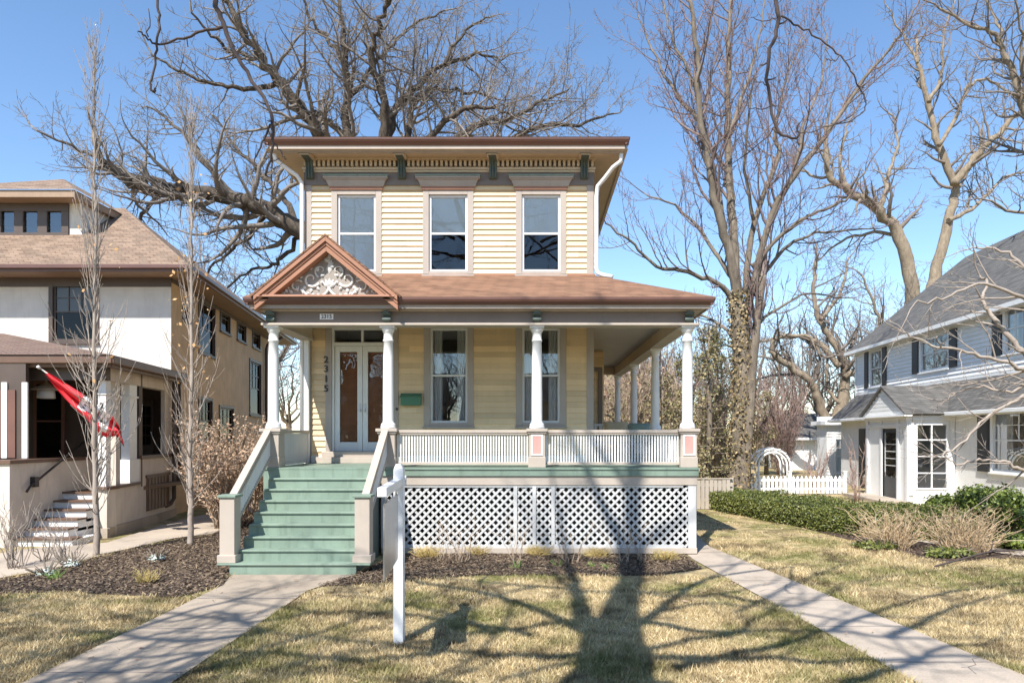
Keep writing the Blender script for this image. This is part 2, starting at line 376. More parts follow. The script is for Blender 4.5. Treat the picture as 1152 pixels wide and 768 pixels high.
def np_mesh(name, co, nper, mat, kind='stuff', mats=None):
    """co: (n, nper, 3) loose faces"""
    n=co.shape[0]; me=bpy.data.meshes.new(name)
    me.vertices.add(n*nper); me.vertices.foreach_set('co',co.reshape(-1).astype(np.float32))
    me.loops.add(n*nper); me.loops.foreach_set('vertex_index',np.arange(n*nper,dtype=np.int32))
    me.polygons.add(n); me.polygons.foreach_set('loop_start',np.arange(0,n*nper,nper,dtype=np.int32)); me.polygons.foreach_set('loop_total',np.full(n,nper,dtype=np.int32))
    me.materials.append(mat); me.update(calc_edges=True)
    o=bpy.data.objects.new(name,me); COL.objects.link(o); ORG[o]=Vector((0,0,0))
    if kind: o['kind']=kind
    return o
def blades(n, y0,y1, h0,h1, wd):
    y=rng.uniform(y0,y1,n); hw=.84*y+1.6; x=rng.uniform(-1,1,n)*hw
    x=(x - .03*y)
    patch=(np.sin(x*2.1+1.3*np.sin(y*1.7))+np.sin(y*2.9+1.1*np.sin(x*2.3+1))+np.sin(x*5.3+y*3.1)*.7+np.sin(x*9.1-y*7.7)*.6)/3.3
    bad=rng.uniform(-1,1,n)>patch*1.2+.75
    xj=x+rng.normal(0,.022,n); yj=y+rng.normal(0,.03,n)
    for pl in (WALK,SIDEWALK,LPATH,BEDF,BEDL,BEDR,RPATH): bad|=inside(pl,xj,yj)
    bad|=(x>-5.3)&(x<3.25)&(y>11.2)
    bad|=(x<-9.2)&(y>13.5)
    bad|=(x>9.0)&(y>19)
    x=x[~bad]; y=y[~bad]; patch=patch[~bad]; n=len(x)
    a=rng.uniform(0,2*np.pi,n); h=rng.uniform(h0,h1,n)*(1+.55*patch)*np.where(rng.random(n)<.04,1.7,1); l=rng.uniform(.2,1.3,n)*h
    b=rng.uniform(0,2*np.pi,n); ww=wd*rng.uniform(.6,1.3,n)
    dx=np.cos(a)*ww; dy=np.sin(a)*ww
    co=np.zeros((n,3,3))
    co[:,0]=np.stack([x-dx,y-dy,np.zeros(n)-.002],1); co[:,1]=np.stack([x+dx,y+dy,np.zeros(n)-.002],1)
    co[:,2]=np.stack([x+np.cos(b)*l,y+np.sin(b)*l,h],1)
    return co
gb=np.concatenate([blades(290000,6.0,9.5,.02,.062,.0058),blades(185000,9.5,15,.022,.065,.0075),blades(50000,15,26,.025,.06,.010)])
np_mesh('lawn_grass',gb,3,M['blade'])
def chips(polys,n,smin,smax,name,mat,zt=.05):
    out=[]
    for pl in polys:
        xs=[p[0] for p in pl]; ys=[p[1] for p in pl]
        x=rng.uniform(max(min(xs),-15),min(max(xs),15),n); y=rng.uniform(min(ys),min(max(ys),24),n)
        k=inside(pl,x,y); x=x[k]; y=y[k]; m=len(x)
        a=rng.uniform(0,2*np.pi,m); L=rng.uniform(smin,smax,m); W=L*rng.uniform(.18,.5,m); t=rng.uniform(-.5,.5,m); t2=rng.uniform(-.7,.7,m)
        z=rng.uniform(.012,zt,m)
        ux,uy,uz=np.cos(a)*np.cos(t),np.sin(a)*np.cos(t),np.sin(t)
        vx,vy,vz=-np.sin(a)*np.cos(t2),np.cos(a)*np.cos(t2),np.sin(t2)
        c=np.stack([x,y,z],1); u=np.stack([ux*L,uy*L,uz*L],1)/2; v=np.stack([vx*W,vy*W,vz*W],1)/2
        co=np.stack([c-u-v,c+u-v,c+u+v,c-u+v],1); out.append(co)
    return np_mesh(name,np.concatenate(out),4,mat)
chips([BEDF],34000,.012,.055,'wood_chips',M['chip']); chips([BEDL],64000,.012,.06,'wood_chips',M['chip']); chips([BEDR],9000,.03,.09,'wood_chips',M['chip'])
chips([[(-7,6),(7,6),(9,20),(5,20),(3.5,11),(-5,11)]],700,.025,.07,'fallen_leaves',M['dryleaf'],.05)
# ------------------------------------------------------------------ shared building parts
def siding(mb, F, u0,u1,z0,z1, openings=(), ex=.125, lap=.029):
    """lapped boards with their undersides, cut round the openings"""
    mb.F=F; k=0; z=z0
    while z<z1-1e-4:
        zt=min(z+ex,z1); cuts=sorted({z,zt}|{q for o in openings for q in (o[2],o[3]) if z<q<zt})
        for a,b in zip(cuts[:-1],cuts[1:]):
            oa=lap*(1-(a-z)/ex); ob=lap*(1-(b-z)/ex); mid=(a+b)/2
            iv=[(u0,u1)]
            for o in openings:
                if o[2]<mid<o[3]:
                    iv=[q for s,e in iv for q in ((s,min(e,o[0])),(max(s,o[1]),e)) if q[1]-q[0]>1e-4]
            for s,e in iv:
                mb.poly([(s,oa,a),(e,oa,a),(e,ob,b),(s,ob,b)])
                if a==z: mb.poly([(s,0,a),(e,0,a),(e,oa,a),(s,oa,a)])
        z=zt
    mb.F=None
def flatwall(mb,F,u0,u1,z0,z1,openings=()):
    us=sorted({u0,u1}|{q for o in openings for q in o[:2] if u0<q<u1}); zs=sorted({z0,z1}|{q for o in openings for q in o[2:] if z0<q<z1})
    mb.F=F
    for a,b in zip(us[:-1],us[1:]):
        for c,d in zip(zs[:-1],zs[1:]):
            if any(o[0]<(a+b)/2<o[1] and o[2]<(c+d)/2<o[3] for o in openings): continue
            mb.poly([(a,0,c),(b,0,c),(b,0,d),(a,0,d)])
    mb.F=None
def window(parent,F,u0,u1,z0,z1,cas=.10,casm='taupe',frm='vinyl',blind=None,curtain=False,grid=None,upper_grid=None,sash=True,sill=True,head=0,depth=.09,name='window',g='glass',room=True):
    """u0..z1 is the sash frame; the casing stands outside it"""
    mb=MB(); mb.F=F; c=cas; p=.035
    mb.box(u0-c,u0,-.02,p,z0-c*.6,z1+c); mb.box(u1,u1+c,-.02,p,z0-c*.6,z1+c)
    mb.box(u0,u1,-.02,p,z1,z1+c+head)
    if sill: mb.box(u0-c-.02,u1+c+.02,-.02,p+.045,z0-c*.6-.045,z0-c*.6)
    mb.box(u0,u1,-.02,p-.003,z0-c*.6,z0)
    # reveal
    for a,b in ((u0-.012,u0),(u1,u1+.012)): mb.box(a,b,-depth-.05,-.021,z0,z1)
    mb.box(u0,u1,-depth-.05,-.021,z1,z1+.012); mb.box(u0,u1,-depth-.05,-.021,z0-.012,z0)
    wdw=bevel(mb.build(name,M[casm],parent),.004,1)
    fb=MB(); fb.F=F; t=.05; y0,y1=-.075,-.02; zm=(z0+z1)/2
    fb.box(u0,u0+t,y0,y1,z0,z1); fb.box(u1-t,u1,y0,y1,z0,z1); fb.box(u0+t,u1-t,y0,y1,z1-t,z1); fb.box(u0+t,u1-t,y0,y1,z0,z0+t)
    if sash: fb.box(u0+t,u1-t,y0+.005,y1-.006,zm-.022,zm+.022)
    def bars(nx,nz,za,zb):
        for i in range(1,nx):
            u=u0+t+(u1-u0-2*t)*i/nx; fb.box(u-.011,u+.011,y0+.012,y1-.012,za,zb)
        for i in range(1,nz):
            q=za+(zb-za)*i/nz; fb.box(u0+t,u1-t,y0+.013,y1-.013,q-.011,q+.011)
    if grid: bars(grid[0],grid[1],z0+t,z1-t)
    if upper_grid: bars(upper_grid[0],upper_grid[1],zm+.022,z1-t)
    fo=fb.build('window_frame',M[frm],wdw)
    gb=MB(); gb.F=F; gb.poly([(u0+t,-.05,z0+t),(u1-t,-.05,z0+t),(u1-t,-.05,z1-t),(u0+t,-.05,z1-t)]); gb.build('pane',M[g],wdw)
    if blind is not None:
        bb=MB(); bb.F=F; zb=z0+t+(z1-z0-2*t)*(1-blind); q=z1-t
        while q>zb+.01:
            bb.poly([(u0+t,-.062,q-.055),(u1-t,-.062,q-.055),(u1-t,-.072,q),(u0+t,-.072,q)]); q-=.05
        bb.build('blind',M['blind'],wdw)
    if curtain:
        cb=MB(); cb.F=F
        for s in (0,1):
            n=14; W=(u1-u0)*.30
            for i in range(n):
                a=i/n; b=(i+1)/n; ua=u0+a*W if s==0 else u1-a*W; ub=u0+b*W if s==0 else u1-b*W
                wa=-.17+.025*math.sin(a*22); wb=-.17+.025*math.sin(b*22)
                cb.poly([(ua,wa,z0),(ub,wb,z0),(ub,wb,z1),(ua,wa,z1)])
        cb.build('curtain',M['curtain'],wdw)
    return wdw
def text_mesh(mb, s, size, loc, ext=.01, F=None, align='CENTER', rot=0):
    cu=bpy.data.curves.new('t','FONT'); cu.body=s; cu.size=size; cu.extrude=ext/2; cu.align_x=align; cu.align_y='CENTER'; cu.offset=size*.015
    ob=bpy.data.objects.new('t',cu); COL.objects.link(ob)
    me=bpy.data.meshes.new_from_object(ob.evaluated_get(bpy.context.evaluated_depsgraph_get()))
    b=len(mb.v); old=mb.F; mb.F=F
    for v in me.vertices:
        x=v.co.x*math.cos(rot)-v.co.y*math.sin(rot); y=v.co.x*math.sin(rot)+v.co.y*math.cos(rot)
        if F is None: mb._p((loc[0]+x,loc[1]-v.co.z,loc[2]+y))
        else: mb._p((loc[0]+x,loc[1]+v.co.z,loc[2]+y))
    for p in me.polygons: mb.face(tuple(b+i for i in p.vertices))
    mb.F=old; bpy.data.objects.remove(ob); bpy.data.curves.remove(cu); bpy.data.meshes.remove(me)
def pipe(pts,r,n=10): 
    mb=MB(); mb.tube([Vector(p) for p in pts],r,n); return mb
# ------------------------------------------------------------------ the yellow house
YW,XL,XR,YB=15.36,-5.14,1.36,27.0
X=lambda px:(px-CX)/50.0
Z=lambda py:EYE-(py-HY)/50.0
YC=13.30; KC=FPX/YC
XP=lambda px:(px-CX)/KC
ZP=lambda py:EYE-(py-HY)/KC
ZF=1.69; ZE=8.50; PXL,PXR=-5.22,3.19
H=thing('yellow_house','two storey cream clapboard house with a green stepped wraparound porch and bracketed flat eaves','house',(-1.9,YW,0))
FW=frame((0,YW,0),(1,0,0))
UPW=[(X(379.7),X(423),Z(305.4),Z(219.4)),(X(482.6),X(526),Z(305.4),Z(219.4)),(X(587),X(630.4),Z(305.4),Z(219.4))]
LOW=[(X(484),X(526),Z(475.5),Z(369)),(X(587.4),X(630),Z(475.5),Z(369))]
DOOR=(X(373.5),X(441.5),1.95,Z(389))
TRANS=(X(373.5),X(441.5),Z(385),Z(368.5))
mb=MB()
siding(mb,FW,X(351),X(660),ZF,Z(208),UPW+LOW+[(DOOR[0],DOOR[1],ZF,TRANS[3])])
FR=frame((XR,YW,0),(0,1,0)); siding(mb,FR,.15,YB-YW,ZF,Z(208))
FL=frame((XL,YB,0),(0,-1,0)); siding(mb,FL,0,YB-YW-.15,ZF,Z(208))
mb.poly([(XL,YB,0),(XR,YB,0),(XR,YB,ZE),(XL,YB,ZE)])
bx=.03
mb.build('wall',M['cream'],H)
mb=MB()
mb.box(XL+.05,XR-.05,YW+.04,YB-.05,0,ZF-.01); mb.build('foundation',M['foundation'],H)
mb=MB()      # floors, inner walls
mb.poly([(XL+.05,YW+.05,ZF+.02),(XR-.05,YW+.05,ZF+.02),(XR-.05,YB-.1,ZF+.02),(XL+.05,YB-.1,ZF+.02)])
mb.poly([(XL+.05,YW+.05,5.2),(XR-.05,YW+.05,5.2),(XR-.05,YB-.1,5.2),(XL+.05,YB-.1,5.2)])
mb.poly([(XL+.05,YW+3.5,ZF),(XR-.05,YW+3.5,ZF),(XR-.05,YW+3.5,8.4),(XL+.05,YW+3.5,8.4)])
for x in (-2.9,): mb.box(x-.05,x+.05,YW+.06,YW+3.45,ZF+.03,8.4)
mb.build('room',M['room'],H)
for x0,x1 in ((XL,X(351)),(X(660),XR)):
    m_=MB(); m_.box(x0,x1,YW-.028,YW+.15,ZF,Z(208)); bevel(m_.build('corner_board',M['taupe'],H))
# frieze, dentils, bed mould
mb=MB(); mb.box(XL-.01,XR+.01,YW-.04,YW+.05,Z(209),ZE-.001); mb.box(XL-.012,XL,YW+.05,YB,Z(209),ZE-.001); mb.box(XR,XR+.012,YW+.05,YB,Z(209),ZE-.001)
mb.build('frieze',M['frieze'],H)
mb=MB(); y=YW-.04
mb.box(XL-.03,XR+.03,y-.05,y,Z(192.5),Z(189.6)); mb.box(XL-.02,XR+.02,y-.025,y,Z(195),Z(192.5))
mb.box(XL-.05,XR+.05,y-.16,y,Z(180.5),ZE-.002); mb.box(XL-.03,XR+.03,y-.11,y-.001,Z(182.5),Z(180.5))
n=62
for i in range(n):
    x=XL+.04+(XR-XL-.08)*i/(n-1); mb.box(x-.028,x+.028,y-.095,y-.002,Z(189.2),Z(182.6))
bevel(mb.build('dentil_moulding',M['soffit'],H),.004,1)
prof=[(0,Z(203)),(-.07,Z(202)),(-.10,Z(196)),(-.085,Z(191)),(-.12,Z(186)),(-.22,Z(181)),(-.34,Z(177.5)),(-.42,Z(174.5)),(-.42,ZE-.071),(0,ZE-.071)]
for px in (350,453,555,657):
    x=X(px); mb=MB()
    mb.prism([(x-.085,YW-.04+a,b) for a,b in prof],(.17,0,0))
    pf=[(a*1.0-.015,b) for a,b in prof[1:8]]
    for s in (-.06,0,.06):
        mb.tube([Vector((x+s,YW-.045+a,b)) for a,b in pf],.016,6)
    br=bevel(mb.build('bracket',M['dkgreen'],H),.006,2)
    c=MB(); c.box(x-.135,x+.135,YW-.50,YW-.16,ZE-.045,ZE-.003); c.box(x-.11,x+.11,YW-.47,YW-.16,ZE-.07,ZE-.045); bevel(c.build('bracket_cap',M['soffit'],br))
# eaves
EX0,EX1,EY0,EY1=-5.80,2.05,14.76,27.6
mb=MB(); mb.poly([(EX0,EY0,ZE),(EX1,EY0,ZE),(EX1,EY1,ZE),(EX0,EY1,ZE)]); mb.build('soffit',M['soffit'],H)
mb=MB(); a=.03
mb.box(EX0+.06,EX1-.06,EY0+.06,EY0+.06+a,ZE-.03,ZE+.13); mb.box(EX0+.06,EX0+.06+a,EY0+.09,EY1,ZE-.03,ZE+.13); mb.box(EX1-.06-a,EX1-.06,EY0+.09,EY1,ZE-.03,ZE+.13)
mb.box(EX0+.09,EX1-.09,EY0+.09,EY0+.16,ZE-.045,ZE-.002)
bevel(mb.build('fascia',M['taupe'],H),.005,1)
mb=MB()
gp_=[(0,.10),(-.02,.10),(-.075,.16),(-.10,.20),(-.10,.235),(0,.235)]
mb.prism([(EX0-.02,EY0+.06+q,ZE+r) for q,r in gp_],(EX1-EX0+.04,0,0))
mb.prism([(EX0+.06+q,EY0+.0,ZE+r) for q,r in gp_],(0,EY1-EY0,0)); mb.prism([(EX1-.06-q,EY0+.0,ZE+r) for q,r in gp_],(0,EY1-EY0,0))
mb.build('gutter',M['gutter'],H)
mb=MB(); zr=ZE+.245; e=.04; x0,x1,y0,y1=EX0-e,EX1+e,EY0-e,EY1
ax=(x0+x1)/2; t=(x1-x0)/2; zt=zr+t*.2
A=(ax,y0+t,zt); B=(ax,y1-t,zt)
mb.poly([(x0,y0,zr),(x1,y0,zr),A]); mb.poly([(x1,y0,zr),(x1,y1,zr),B,A]); mb.poly([(x1,y1,zr),(x0,y1,zr),B]); mb.poly([(x0,y1,zr),(x0,y0,zr),A,B])
mb.poly([(x0,y0,zr-.02),(x1,y0,zr-.02),(x1,y1,zr-.02),(x0,y1,zr-.02)])
mb.box(x0,x1,y0,y0+.02,zr-.02,zr-.001)
rf=mb.build('roof',M['roof'],H)
# downspouts
dr=.048
q=YW-.10
pipe([(EX1-.12,EY0+.16,ZE+.05),(EX1-.14,EY0+.17,ZE-.20),(EX1-.30,EY0+.25,ZE-.30),(1.58,q-.12,ZE-.50),(1.44,q,ZE-.62),(1.41,q,ZE-.85),(1.41,q,6.02),(1.44,q-.01,5.93),(1.55,q-.12,5.86),(1.75,q-.2,5.80)],dr).build('downspout',M['vinyl'],H)
pipe([(EX0+.12,EY0+.16,ZE+.05),(EX0+.15,EY0+.2,ZE-.16),(EX0+.35,EY0+.32,ZE-.30),(-5.26,q-.08,ZE-.42),(-5.18,q,ZE-.55),(-5.17,q,ZE-.8),(-5.17,q,ZF)],dr).build('downspout',M['vinyl'],H)
# upper windows
for i,(u0,u1,z0,z1) in enumerate(UPW):
    wn=window(H,FW,u0,u1,z0,z1,cas=.135,blind=(.49 if i else 1.0),head=-.03,g='glassup')
    hb=MB(); c=(u0+u1)/2; zt=Z(200.5); hw=.72
    hb.box(c-hw,c+hw,YW-.15,YW-.03,zt-.045,zt); hb.box(c-hw+.03,c+hw-.03,YW-.13,YW-.03,zt-.07,zt-.045)
    hb.hexa([(c-hw+.11,YW-.075,Z(211)),(c+hw-.11,YW-.075,Z(211)),(c+hw-.11,YW-.03,Z(211)),(c-hw+.11,YW-.03,Z(211)),(c-hw+.05,YW-.11,zt-.07),(c+hw-.05,YW-.11,zt-.07),(c+hw-.05,YW-.03,zt-.07),(c-hw+.05,YW-.03,zt-.07)])
    ho=bevel(hb.build('window_hood',M['taupe'],wn),.006,2)
    hb=MB(); hb.box(c-hw-.01,c+hw+.01,YW-.16,YW-.03,zt+.001,zt+.03); hb.build('hood_cap',M['green'],wn)
    hb=MB(); hb.box(c-hw+.13,c+hw-.13,YW-.065,YW-.03,Z(214.3),Z(211.1)); hb.build('hood_band',M['copper'],wn)
for (u0,u1,z0,z1) in LOW:
    window(H,FW,u0,u1,z0,z1,cas=.14,curtain=True,frm='offwhite')
# double door with transom
D_=MB(); u0,u1,z0,z1=DOOR; t0,t1=TRANS[2],TRANS[3]
D_.F=FW
D_.box(u0-.14,u0,-.03,.035,ZF+.01,t1+.1); D_.box(u1,u1+.14,-.03,.035,ZF+.01,t1+.1); D_.box(u0,u1,-.03,.035,t1,t1+.1)
fr=bevel(D_.build('door_casing',M['taupe'],H))
D_=MB(); D_.F=FW
D_.box(u0,u0+.05,-.12,.01,z0,t1); D_.box(u1-.05,u1,-.12,.01,z0,t1); D_.box(u0+.05,u1-.05,-.12,.02,z1,t0); D_.box(u0+.05,u1-.05,-.12,.01,t1-.05,t1)
um=(u0+u1)/2; D_.box(um-.025,um+.025,-.10,.0,t0,t1-.05)
bevel(D_.build('door_frame',M['offwhite'],H))
D_=MB(); D_.F=FW; D_.poly([(u0+.05,-.06,t0),(u1-.05,-.06,t0),(u1-.05,-.06,t1-.05),(u0+.05,-.06,t1-.05)]); D_.build('transom',M['glass'],H)
for s in (0,1):
    a=(u0+.052,um-.004) if s==0 else (um+.004,u1-.052)
    d=MB(); d.F=FW; st=.115
    d.box(a[0],a[0]+st,-.075,-.03,z0,z1-.005); d.box(a[1]-st,a[1],-.075,-.03,z0,z1-.005); d.box(a[0]+st,a[1]-st,-.075,-.03,z0,z0+.21); d.box(a[0]+st,a[1]-st,-.075,-.03,z1-.13,z1-.005)
    dl=bevel(d.build('door',M['offwhite'],H))
    d=MB(); d.F=FW; d.poly([(a[0]+st,-.05,z0+.21),(a[1]-st,-.05,z0+.21),(a[1]-st,-.05,z1-.13),(a[0]+st,-.05,z1-.13)]); d.build('pane',M['glassdoor'],dl)
    d=MB(); d.F=FW; n=24
    for i in range(n):
        q0=z0+.15+(z1-z0-.2)*i/n; q1=z0+.15+(z1-z0-.2)*(i+1)/n
        w0=-.12+.02*math.sin(i*1.4); w1=-.12+.02*math.sin((i+1)*1.4)
        d.poly([(a[0],w0,q0),(a[1],w0,q0),(a[1],w1,q1),(a[0],w1,q1)])
    d.build('door_shade',M['shade'],dl)
    h=MB(); h.F=FW; hx=a[1]-.05 if s==0 else a[0]+.05
    h.box(hx-.02,hx+.02,-.03,-.022,z0+.88,z0+1.08); h.tube([Vector((hx,-.02,z0+.93)),Vector((hx,.025,z0+.93))],.016,8); h.tube([Vector((hx,.02,z0+.93)),Vector((hx,.045,z0+.93))],.028,10)
    h.build('handle',M['metal'],dl)
mb=MB(); mb.box(X(360),X(455),15.05,YW-.04,ZF+.001,1.83); mb.box(X(365),X(450),15.14,YW-.04,1.831,1.95); bevel(mb.build('door_sill',M['beige'],H),.01,2)
mb=MB(); mb.box(X(351),X(366),YW-.05,YW-.02,ZF,1.86); mb.box(X(450),X(660),YW-.05,YW-.02,ZF,1.86); mb.build('base_board',M['offwhite'],H)
# mailbox, bell, numbers
mb=MB(); u0,u1=X(452),X(474.5)
mb.prism([(u0,YW-.16,Z(456)),(u0,YW-.03,Z(456)),(u0,YW-.03,Z(443)),(u0,YW-.10,Z(443.5)),(u0,YW-.17,Z(447))],(u1-u0,0,0))
mbx=bevel(mb.build('mailbox',M['mailgreen'],H),.01,2)
mb=MB(); mb.hexa([(u0-.012,YW-.19,Z(447.6)),(u1+.012,YW-.19,Z(447.6)),(u1+.012,YW-.03,Z(443)),(u0-.012,YW-.03,Z(443)),(u0-.012,YW-.19,Z(446.8)),(u1+.012,YW-.19,Z(446.8)),(u1+.012,YW-.03,Z(442.2)),(u0-.012,YW-.03,Z(442.2))]); mb.build('lid',M['mailgreen'],mbx)
mb=MB(); mb.tube([Vector((X(447),YW-.035,Z(460))),Vector((X(447),YW-.06,Z(460)))],.03,12); mb.build('doorbell',M['iron'],H)
for ch,py in zip('2315',(405,415.3,426.5,437.3)):
    mb=MB(); text_mesh(mb,ch,.21,(X(367.6),YW-.05,Z(py)),.025); mb.build('house_number',M['iron'],H)
# ---- porch floor, base, lattice
YF=13.10; sx0,sx1=-4.98,-2.96
mb=MB(); n=0
yy=[(PXL,YF,PXR,YW-.02),(XR+.02,YW-.02,PXR,24.6)]
for (x0,y0,x1,y1) in yy:
    mb.box(x0,x1,y0,y1,ZF-.04,ZF)
mb.build('porch_floor',M['green'],H)
for i in range(0): pass
mb=MB(); mb.box(-2.93,PXR-.01,YF+.02,YF+.05,1.525,ZF-.041); mb.box(PXL+.031,sx0-.001,YF+.02,YF+.05,0.9,ZF-.041); mb.box(PXR-.04,PXR-.01,YF+.05,24.5,1.525,ZF-.041); mb.box(PXL+.0,PXL+.03,YF+.02,YW,1.525,ZF-.041); bevel(mb.build('porch_fascia',M['green'],H),.004,1)
mb=MB(); mb.box(-2.93,PXR-.03,YF+.051,YF+.081,1.35,1.524); mb.box(PXR-.07,PXR-.04,YF+.08,24.5,1.35,1.524); mb.box(-2.93,PXR-.03,YF+.06,YF+.10,.03,.14); mb.box(PXL+.03,PXL+.06,YF+.03,YW,0,1.524)
bevel(mb.build('skirt_board',M['beige'],H),.004,1)
YL=YF+.10
bd=[(-2.935,-2.84),(XP(578),XP(582)),(XP(599),XP(603)),(XP(620),XP(624)),(XP(772.5),PXR-.045)]
mb=MB()
for a,b in bd: mb.box(a,b,YL-.034,YL-.012,.141,1.349)
mb.box(-2.84,PXR-.3,YL-.030,YL-.014,.141,.20); mb.box(-2.84,PXR-.3,YL-.030,YL-.014,1.31,1.349)
mb.build('lattice_frame',M['lattice'],H)
def lattice(x0,x1,z0,z1,y,parent,mat):
    mb=MB(); pit=.158; wd=.043
    for sgn in (1,-1):
        yy0=y-.009 if sgn>0 else y+.001
        k=-40
        while k<80:
            c=k*pit
            # z = z0 + sgn*(x-x0) + c'
            pts=[]
            cc=c if sgn>0 else c
            def clip(ax,az,dx,dz):
                t0,t1=-1e9,1e9
                for p,d,lo,hi in ((ax,dx,x0,x1),(az,dz,z0,z1)):
                    a=(lo-p)/d; b=(hi-p)/d
                    if a>b: a,b=b,a
                    t0=max(t0,a); t1=min(t1,b)
                return (t0,t1) if t1-t0>.03 else None
            ax=x0+c; az=z0; dx=.7071*sgn; dz=.7071
            r=clip(ax,az,dx,dz)
            if r:
                p0=(ax+dx*r[0],az+dz*r[0]); p1=(ax+dx*r[1],az+dz*r[1]); nx,nz=-dz*wd/2,dx*wd/2
                j=random.uniform(-.0008,.0008)
                mb.hexa([(p0[0]-nx,yy0+j,p0[1]-nz),(p1[0]-nx,yy0+j,p1[1]-nz),(p1[0]-nx,yy0+.008+j,p1[1]-nz),(p0[0]-nx,yy0+.008+j,p0[1]-nz),(p0[0]+nx,yy0+j,p0[1]+nz),(p1[0]+nx,yy0+j,p1[1]+nz),(p1[0]+nx,yy0+.008+j,p1[1]+nz),(p0[0]+nx,yy0+.008+j,p0[1]+nz)])
            k+=1
    return mb.build('lattice_panel',mat,parent)
for (a,b),(c,d) in zip(bd[:-1],bd[1:]): lattice(b-.02,c+.02,.15,1.34,YL,H,M['lattice'])
mb=MB(); mb.box(-2.7,PXR-.08,YW-.3,YW-.25,0,1.6); mb.box(PXR-.06,PXR-.03,YF+.11,24.4,0.0,1.348); mb.build('underporch_shade_board',M['dark'],H)  # near-black boards painted for the gloom under the porch, behind the lattice
# ---- front steps
ns=9; rz=ZF/ns; ry=.222
mb=MB(); sx0,sx1=-4.98,-2.96
for k in range(ns-1):
    y0=YF-ry*(ns-1-k)
    a,b=(sx0-.26,sx1+.26) if k==0 else (sx0,sx1)
    mb.box(a,b,y0-.03,y0+ry+.012,rz*(k+1)-.034,rz*(k+1))
st=bevel(mb.build('front_steps',M['green'],H),.008,2)
mb=MB()
for k in range(ns):
    y0=YF-ry*(ns-1-k)
    a,b=(sx0-.02,sx1+.02) if k else (sx0-.06,sx1+.02)
    mb.box(a,b,y0,y0+.02,rz*k+(.001 if k else 0),rz*(k+1)-.0345)
mb.build('riser',M['green'],st)
for x in (sx0+.03,sx1-.03):
    mb=MB(); pl=[(x-.02,YF-ry*(ns-1)+.03,0)]
    for k in range(ns-1):
        y0=YF-ry*(ns-1-k)+.022; pl+= [(x-.02,y0,rz*(k+1)-.04),(x-.02,y0+ry,rz*(k+1)-.04)]
    pl+=[(x-.02,YF,0)]
    mb.prism(pl,(.04,0,0)); mb.build('stringer',M['dkgreen'],st)
for sx in (-5.10,-2.85):
    mb=MB(); w_=.125; yn=11.36
    mb.box(sx-w_,sx+w_,yn,yn+.25,rz+.001,1.27); mb.box(sx-w_-.03,sx+w_+.03,yn-.03,yn+.28,rz+.001,rz+.13)
    nw=bevel(mb.build('newel_post',M['beige'],st),.008,2)
    mb=MB(); mb.box(sx-w_-.03,sx+w_+.03,yn-.03,yn+.28,1.271,1.315); bevel(mb.build('newel_cap',M['green'],st),.008,2)
    # rail: panel + two sloping rails
    y0,y1=yn+.25,13.17; zt0,zt1=1.26,2.42
    def zz(y,a,b): return a+(b-a)*(y-y0)/(y1-y0)
    mb=MB(); mb.prism([(sx-.02,y0,.80),(sx-.02,y1,1.92),(sx-.02,y1,zt1-.13),(sx-.02,y0,zt0-.13)],(.04,0,0))
    n=26
    for i in range(n):
        y=y0+.03+(y1-y0-.06)*i/(n-1)
        for s in (-1,1): mb.beam((sx+s*.026,y,zz(y,.81,1.93)),(sx+s*.026,y,zz(y,zt0-.14,zt1-.14)),.012,.035,(0,1,0))
    pn=mb.build('stair_railing',M['white'],st)
    mb=MB(); mb.beam((sx,y0,zt0-.10),(sx,y1,zt1-.10),.10,.05); mb.beam((sx,y0-.02,zt0+.012),(sx,y1,zt1+.012),.13,.06); mb.beam((sx,y0,.78),(sx,y1,1.90),.09,.05)
    bevel(mb.build('handrail',M['beige'],st),.006,2)
# ---- porch columns on pedestals
def col_prof(zb,zt,r=.105):
    return [(r*1.42,zb),(r*1.42,zb+.04),(r*1.32,zb+.05),(r*1.36,zb+.075),(r*1.25,zb+.10),(r*1.04,zb+.115),(r*1.0,zb+.16),(r*.99,zb+(zt-zb)*.35),(r*.93,zb+(zt-zb)*.7),(r*.84,zt-.30),(r*.98,zt-.29),(r*.98,zt-.265),(r*.84,zt-.255),(r*.84,zt-.13),(r*.95,zt-.12),(r*1.15,zt-.07),(r*1.2,zt-.04)]
def column(cx,cy,zb,zt,mat,ped=True,pink=False,r=.105):
    mb=MB(); mb.lathe(col_prof(zb,zt,r),cx,cy,22); q=r*1.35
    mb.box(cx-q,cx+q,cy-q,cy+q,zt-.0395,zt-.001)
    c=mb.build('porch_column',mat,H)
    if ped:
        mb=MB(); w=.155; mb.box(cx-w,cx+w,cy-w,cy+w,ZF+.001,zb-.10); mb.box(cx-w-.012,cx+w+.012,cy-w-.012,cy+w+.012,ZF+.002,ZF+.20); mb.box(cx-w-.05,cx+w+.05,cy-w-.05,cy+w+.05,zb-.06,zb-.001); mb.box(cx-w-.025,cx+w+.025,cy-w-.025,cy+w+.025,zb-.10,zb-.06)
        pd=bevel(mb.build('pedestal',M['beige'],c),.006,2)
        if pink:
            mb=MB(); a=.115; y=cy-w
            for x0,x1,z0,z1 in ((-a,-a+.03,ZF+.23,zb-.12),(a-.03,a,ZF+.23,zb-.12),(-a+.03,a-.03,ZF+.23,ZF+.255),(-a+.03,a-.03,zb-.145,zb-.12)): mb.box(cx+x0,cx+x1,y-.014,y,z0,z1)
            mb.build('panel_frame',M['white'],c)
            mb=MB(); mb.box(cx-a+.03,cx+a-.03,y-.006,y,ZF+.256,zb-.146); mb.build('pink_panel',M['pink'],c)
    return c
ZB,ZT=2.44,4.425
COLX=(-5.06,-2.825,.07,3.0)
for i,x in enumerate(COLX): column(x,YC,ZB,ZT,M['white'],True,i>1)
